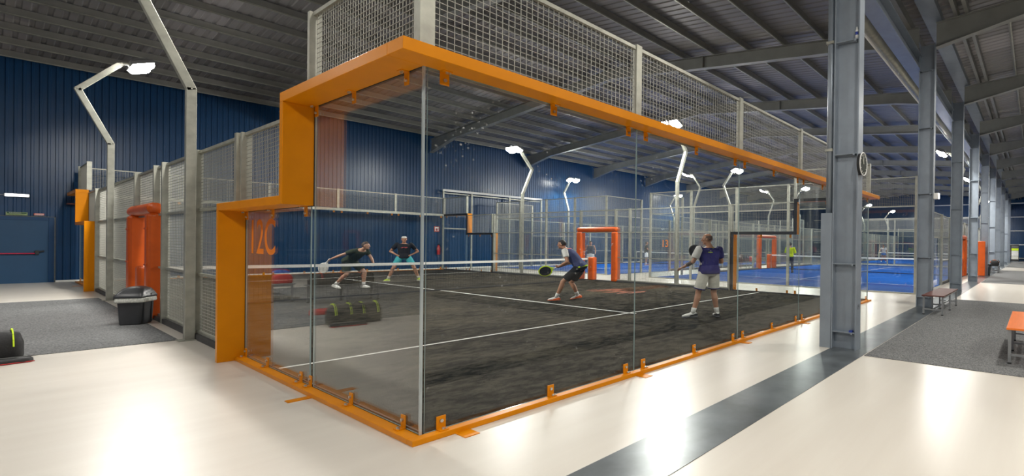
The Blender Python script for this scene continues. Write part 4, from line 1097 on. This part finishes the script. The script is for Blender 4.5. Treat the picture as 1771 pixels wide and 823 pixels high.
# ------------------------------------------------------------------ lamps of the hall, some added out of view
def high_bay(x, y, label, energy, z=None, col=(1, .95, .86), size=.5):
    z = z or ztop(y) - .75
    t = thing('high_bay_lamp', label, 'lamp', (x, y, z), group='hall lamps')
    b = MB(); b.tube([(0,0,0),(0,0,.06),(0,0,.16),(0,0,.26),(0,0,.34)], [.24,.23,.19,.10,.08], 18, cap=False); b.build('shade', M['lamp_housing'], t, smooth=True)
    b = MB(); b.tube([(0,0,.03),(0,0,.05)], .21, 18); b.build('lamp_glass', M['lamp'], t)
    b = MB(); b.tube([(0,0,.3),(0,0,.98)], .015, 6); b.build('rod', M['black'], t)
    la = bpy.data.lights.new('high_bay', 'AREA'); la.shape = 'DISK'; la.size = size; la.energy = energy; la.color = col
    lo = bpy.data.objects.new('high_bay_light', la); COL.objects.link(lo); lo.parent = t; lo.location = (0, 0, -.01)
HB = 215
for i, x in enumerate((-6, 1, 8, 16.5, 24, 31, 38, 43.2, 54)):
    high_bay(x, -5.4, 'unseen high bay lamp added to light the corridor', HB)
for x in (-6, 1, 8): high_bay(x, -11, 'unseen high bay lamp added to light the corridor', HB)  # second row, out of view, added to light the hall
for y in (1.0, 8.0, 15.0): high_bay(-5.5, y, 'unseen high bay lamp added to light the open floor beside court 12C', HB * (.85 if y < 2 else .5), col=(1, .97, .92))  # out-of-view lamps added to brighten the floor left of the court

w = bpy.data.worlds.new('World'); SC.world = w; w.use_nodes = True
w.node_tree.nodes['Background'].inputs[0].default_value = (.6, .65, .8, 1); w.node_tree.nodes['Background'].inputs[1].default_value = .05

# ------------------------------------------------------------------ camera
cam = bpy.data.cameras.new('camera'); co = bpy.data.objects.new('camera', cam); COL.objects.link(co)
F_, U0, V0 = 822.519, 1275.766, 426.169
yaw, pitch, roll = .55915, -.0036616, .0129066
cy, sy, cp, sp, cr, sr = math.cos(yaw), math.sin(yaw), math.cos(pitch), math.sin(pitch), math.cos(roll), math.sin(roll)
f = Vector((cp*cy, cp*sy, sp)); r = Vector((sy, -cy, 0)); u = r.cross(f)
r2 = r*cr + u*sr; u2 = u*cr - r*sr
co.matrix_world = Matrix(((r2.x, u2.x, -f.x, -1.88944), (r2.y, u2.y, -f.y, -4.16295), (r2.z, u2.z, -f.z, 1.60114), (0, 0, 0, 1)))
cam.sensor_width = 36; cam.sensor_fit = 'HORIZONTAL'; cam.lens = F_ / 1771 * 36
cam.shift_x = (885.5 - U0) / 1771; cam.shift_y = (V0 - 411.5) / 1771
cam.clip_start = .05; cam.clip_end = 300
SC.camera = co
SC.view_settings.view_transform = 'Standard'; SC.view_settings.look = 'None'; SC.view_settings.gamma = 1; SC.view_settings.use_curve_mapping = False
SC.view_settings.exposure = 0.0
SC.cycles.transparent_max_bounces = 40; SC.cycles.max_bounces = 7; SC.cycles.glossy_bounces = 4; SC.cycles.diffuse_bounces = 4
SC.cycles.use_denoising = True; SC.cycles.sample_clamp_indirect = 6
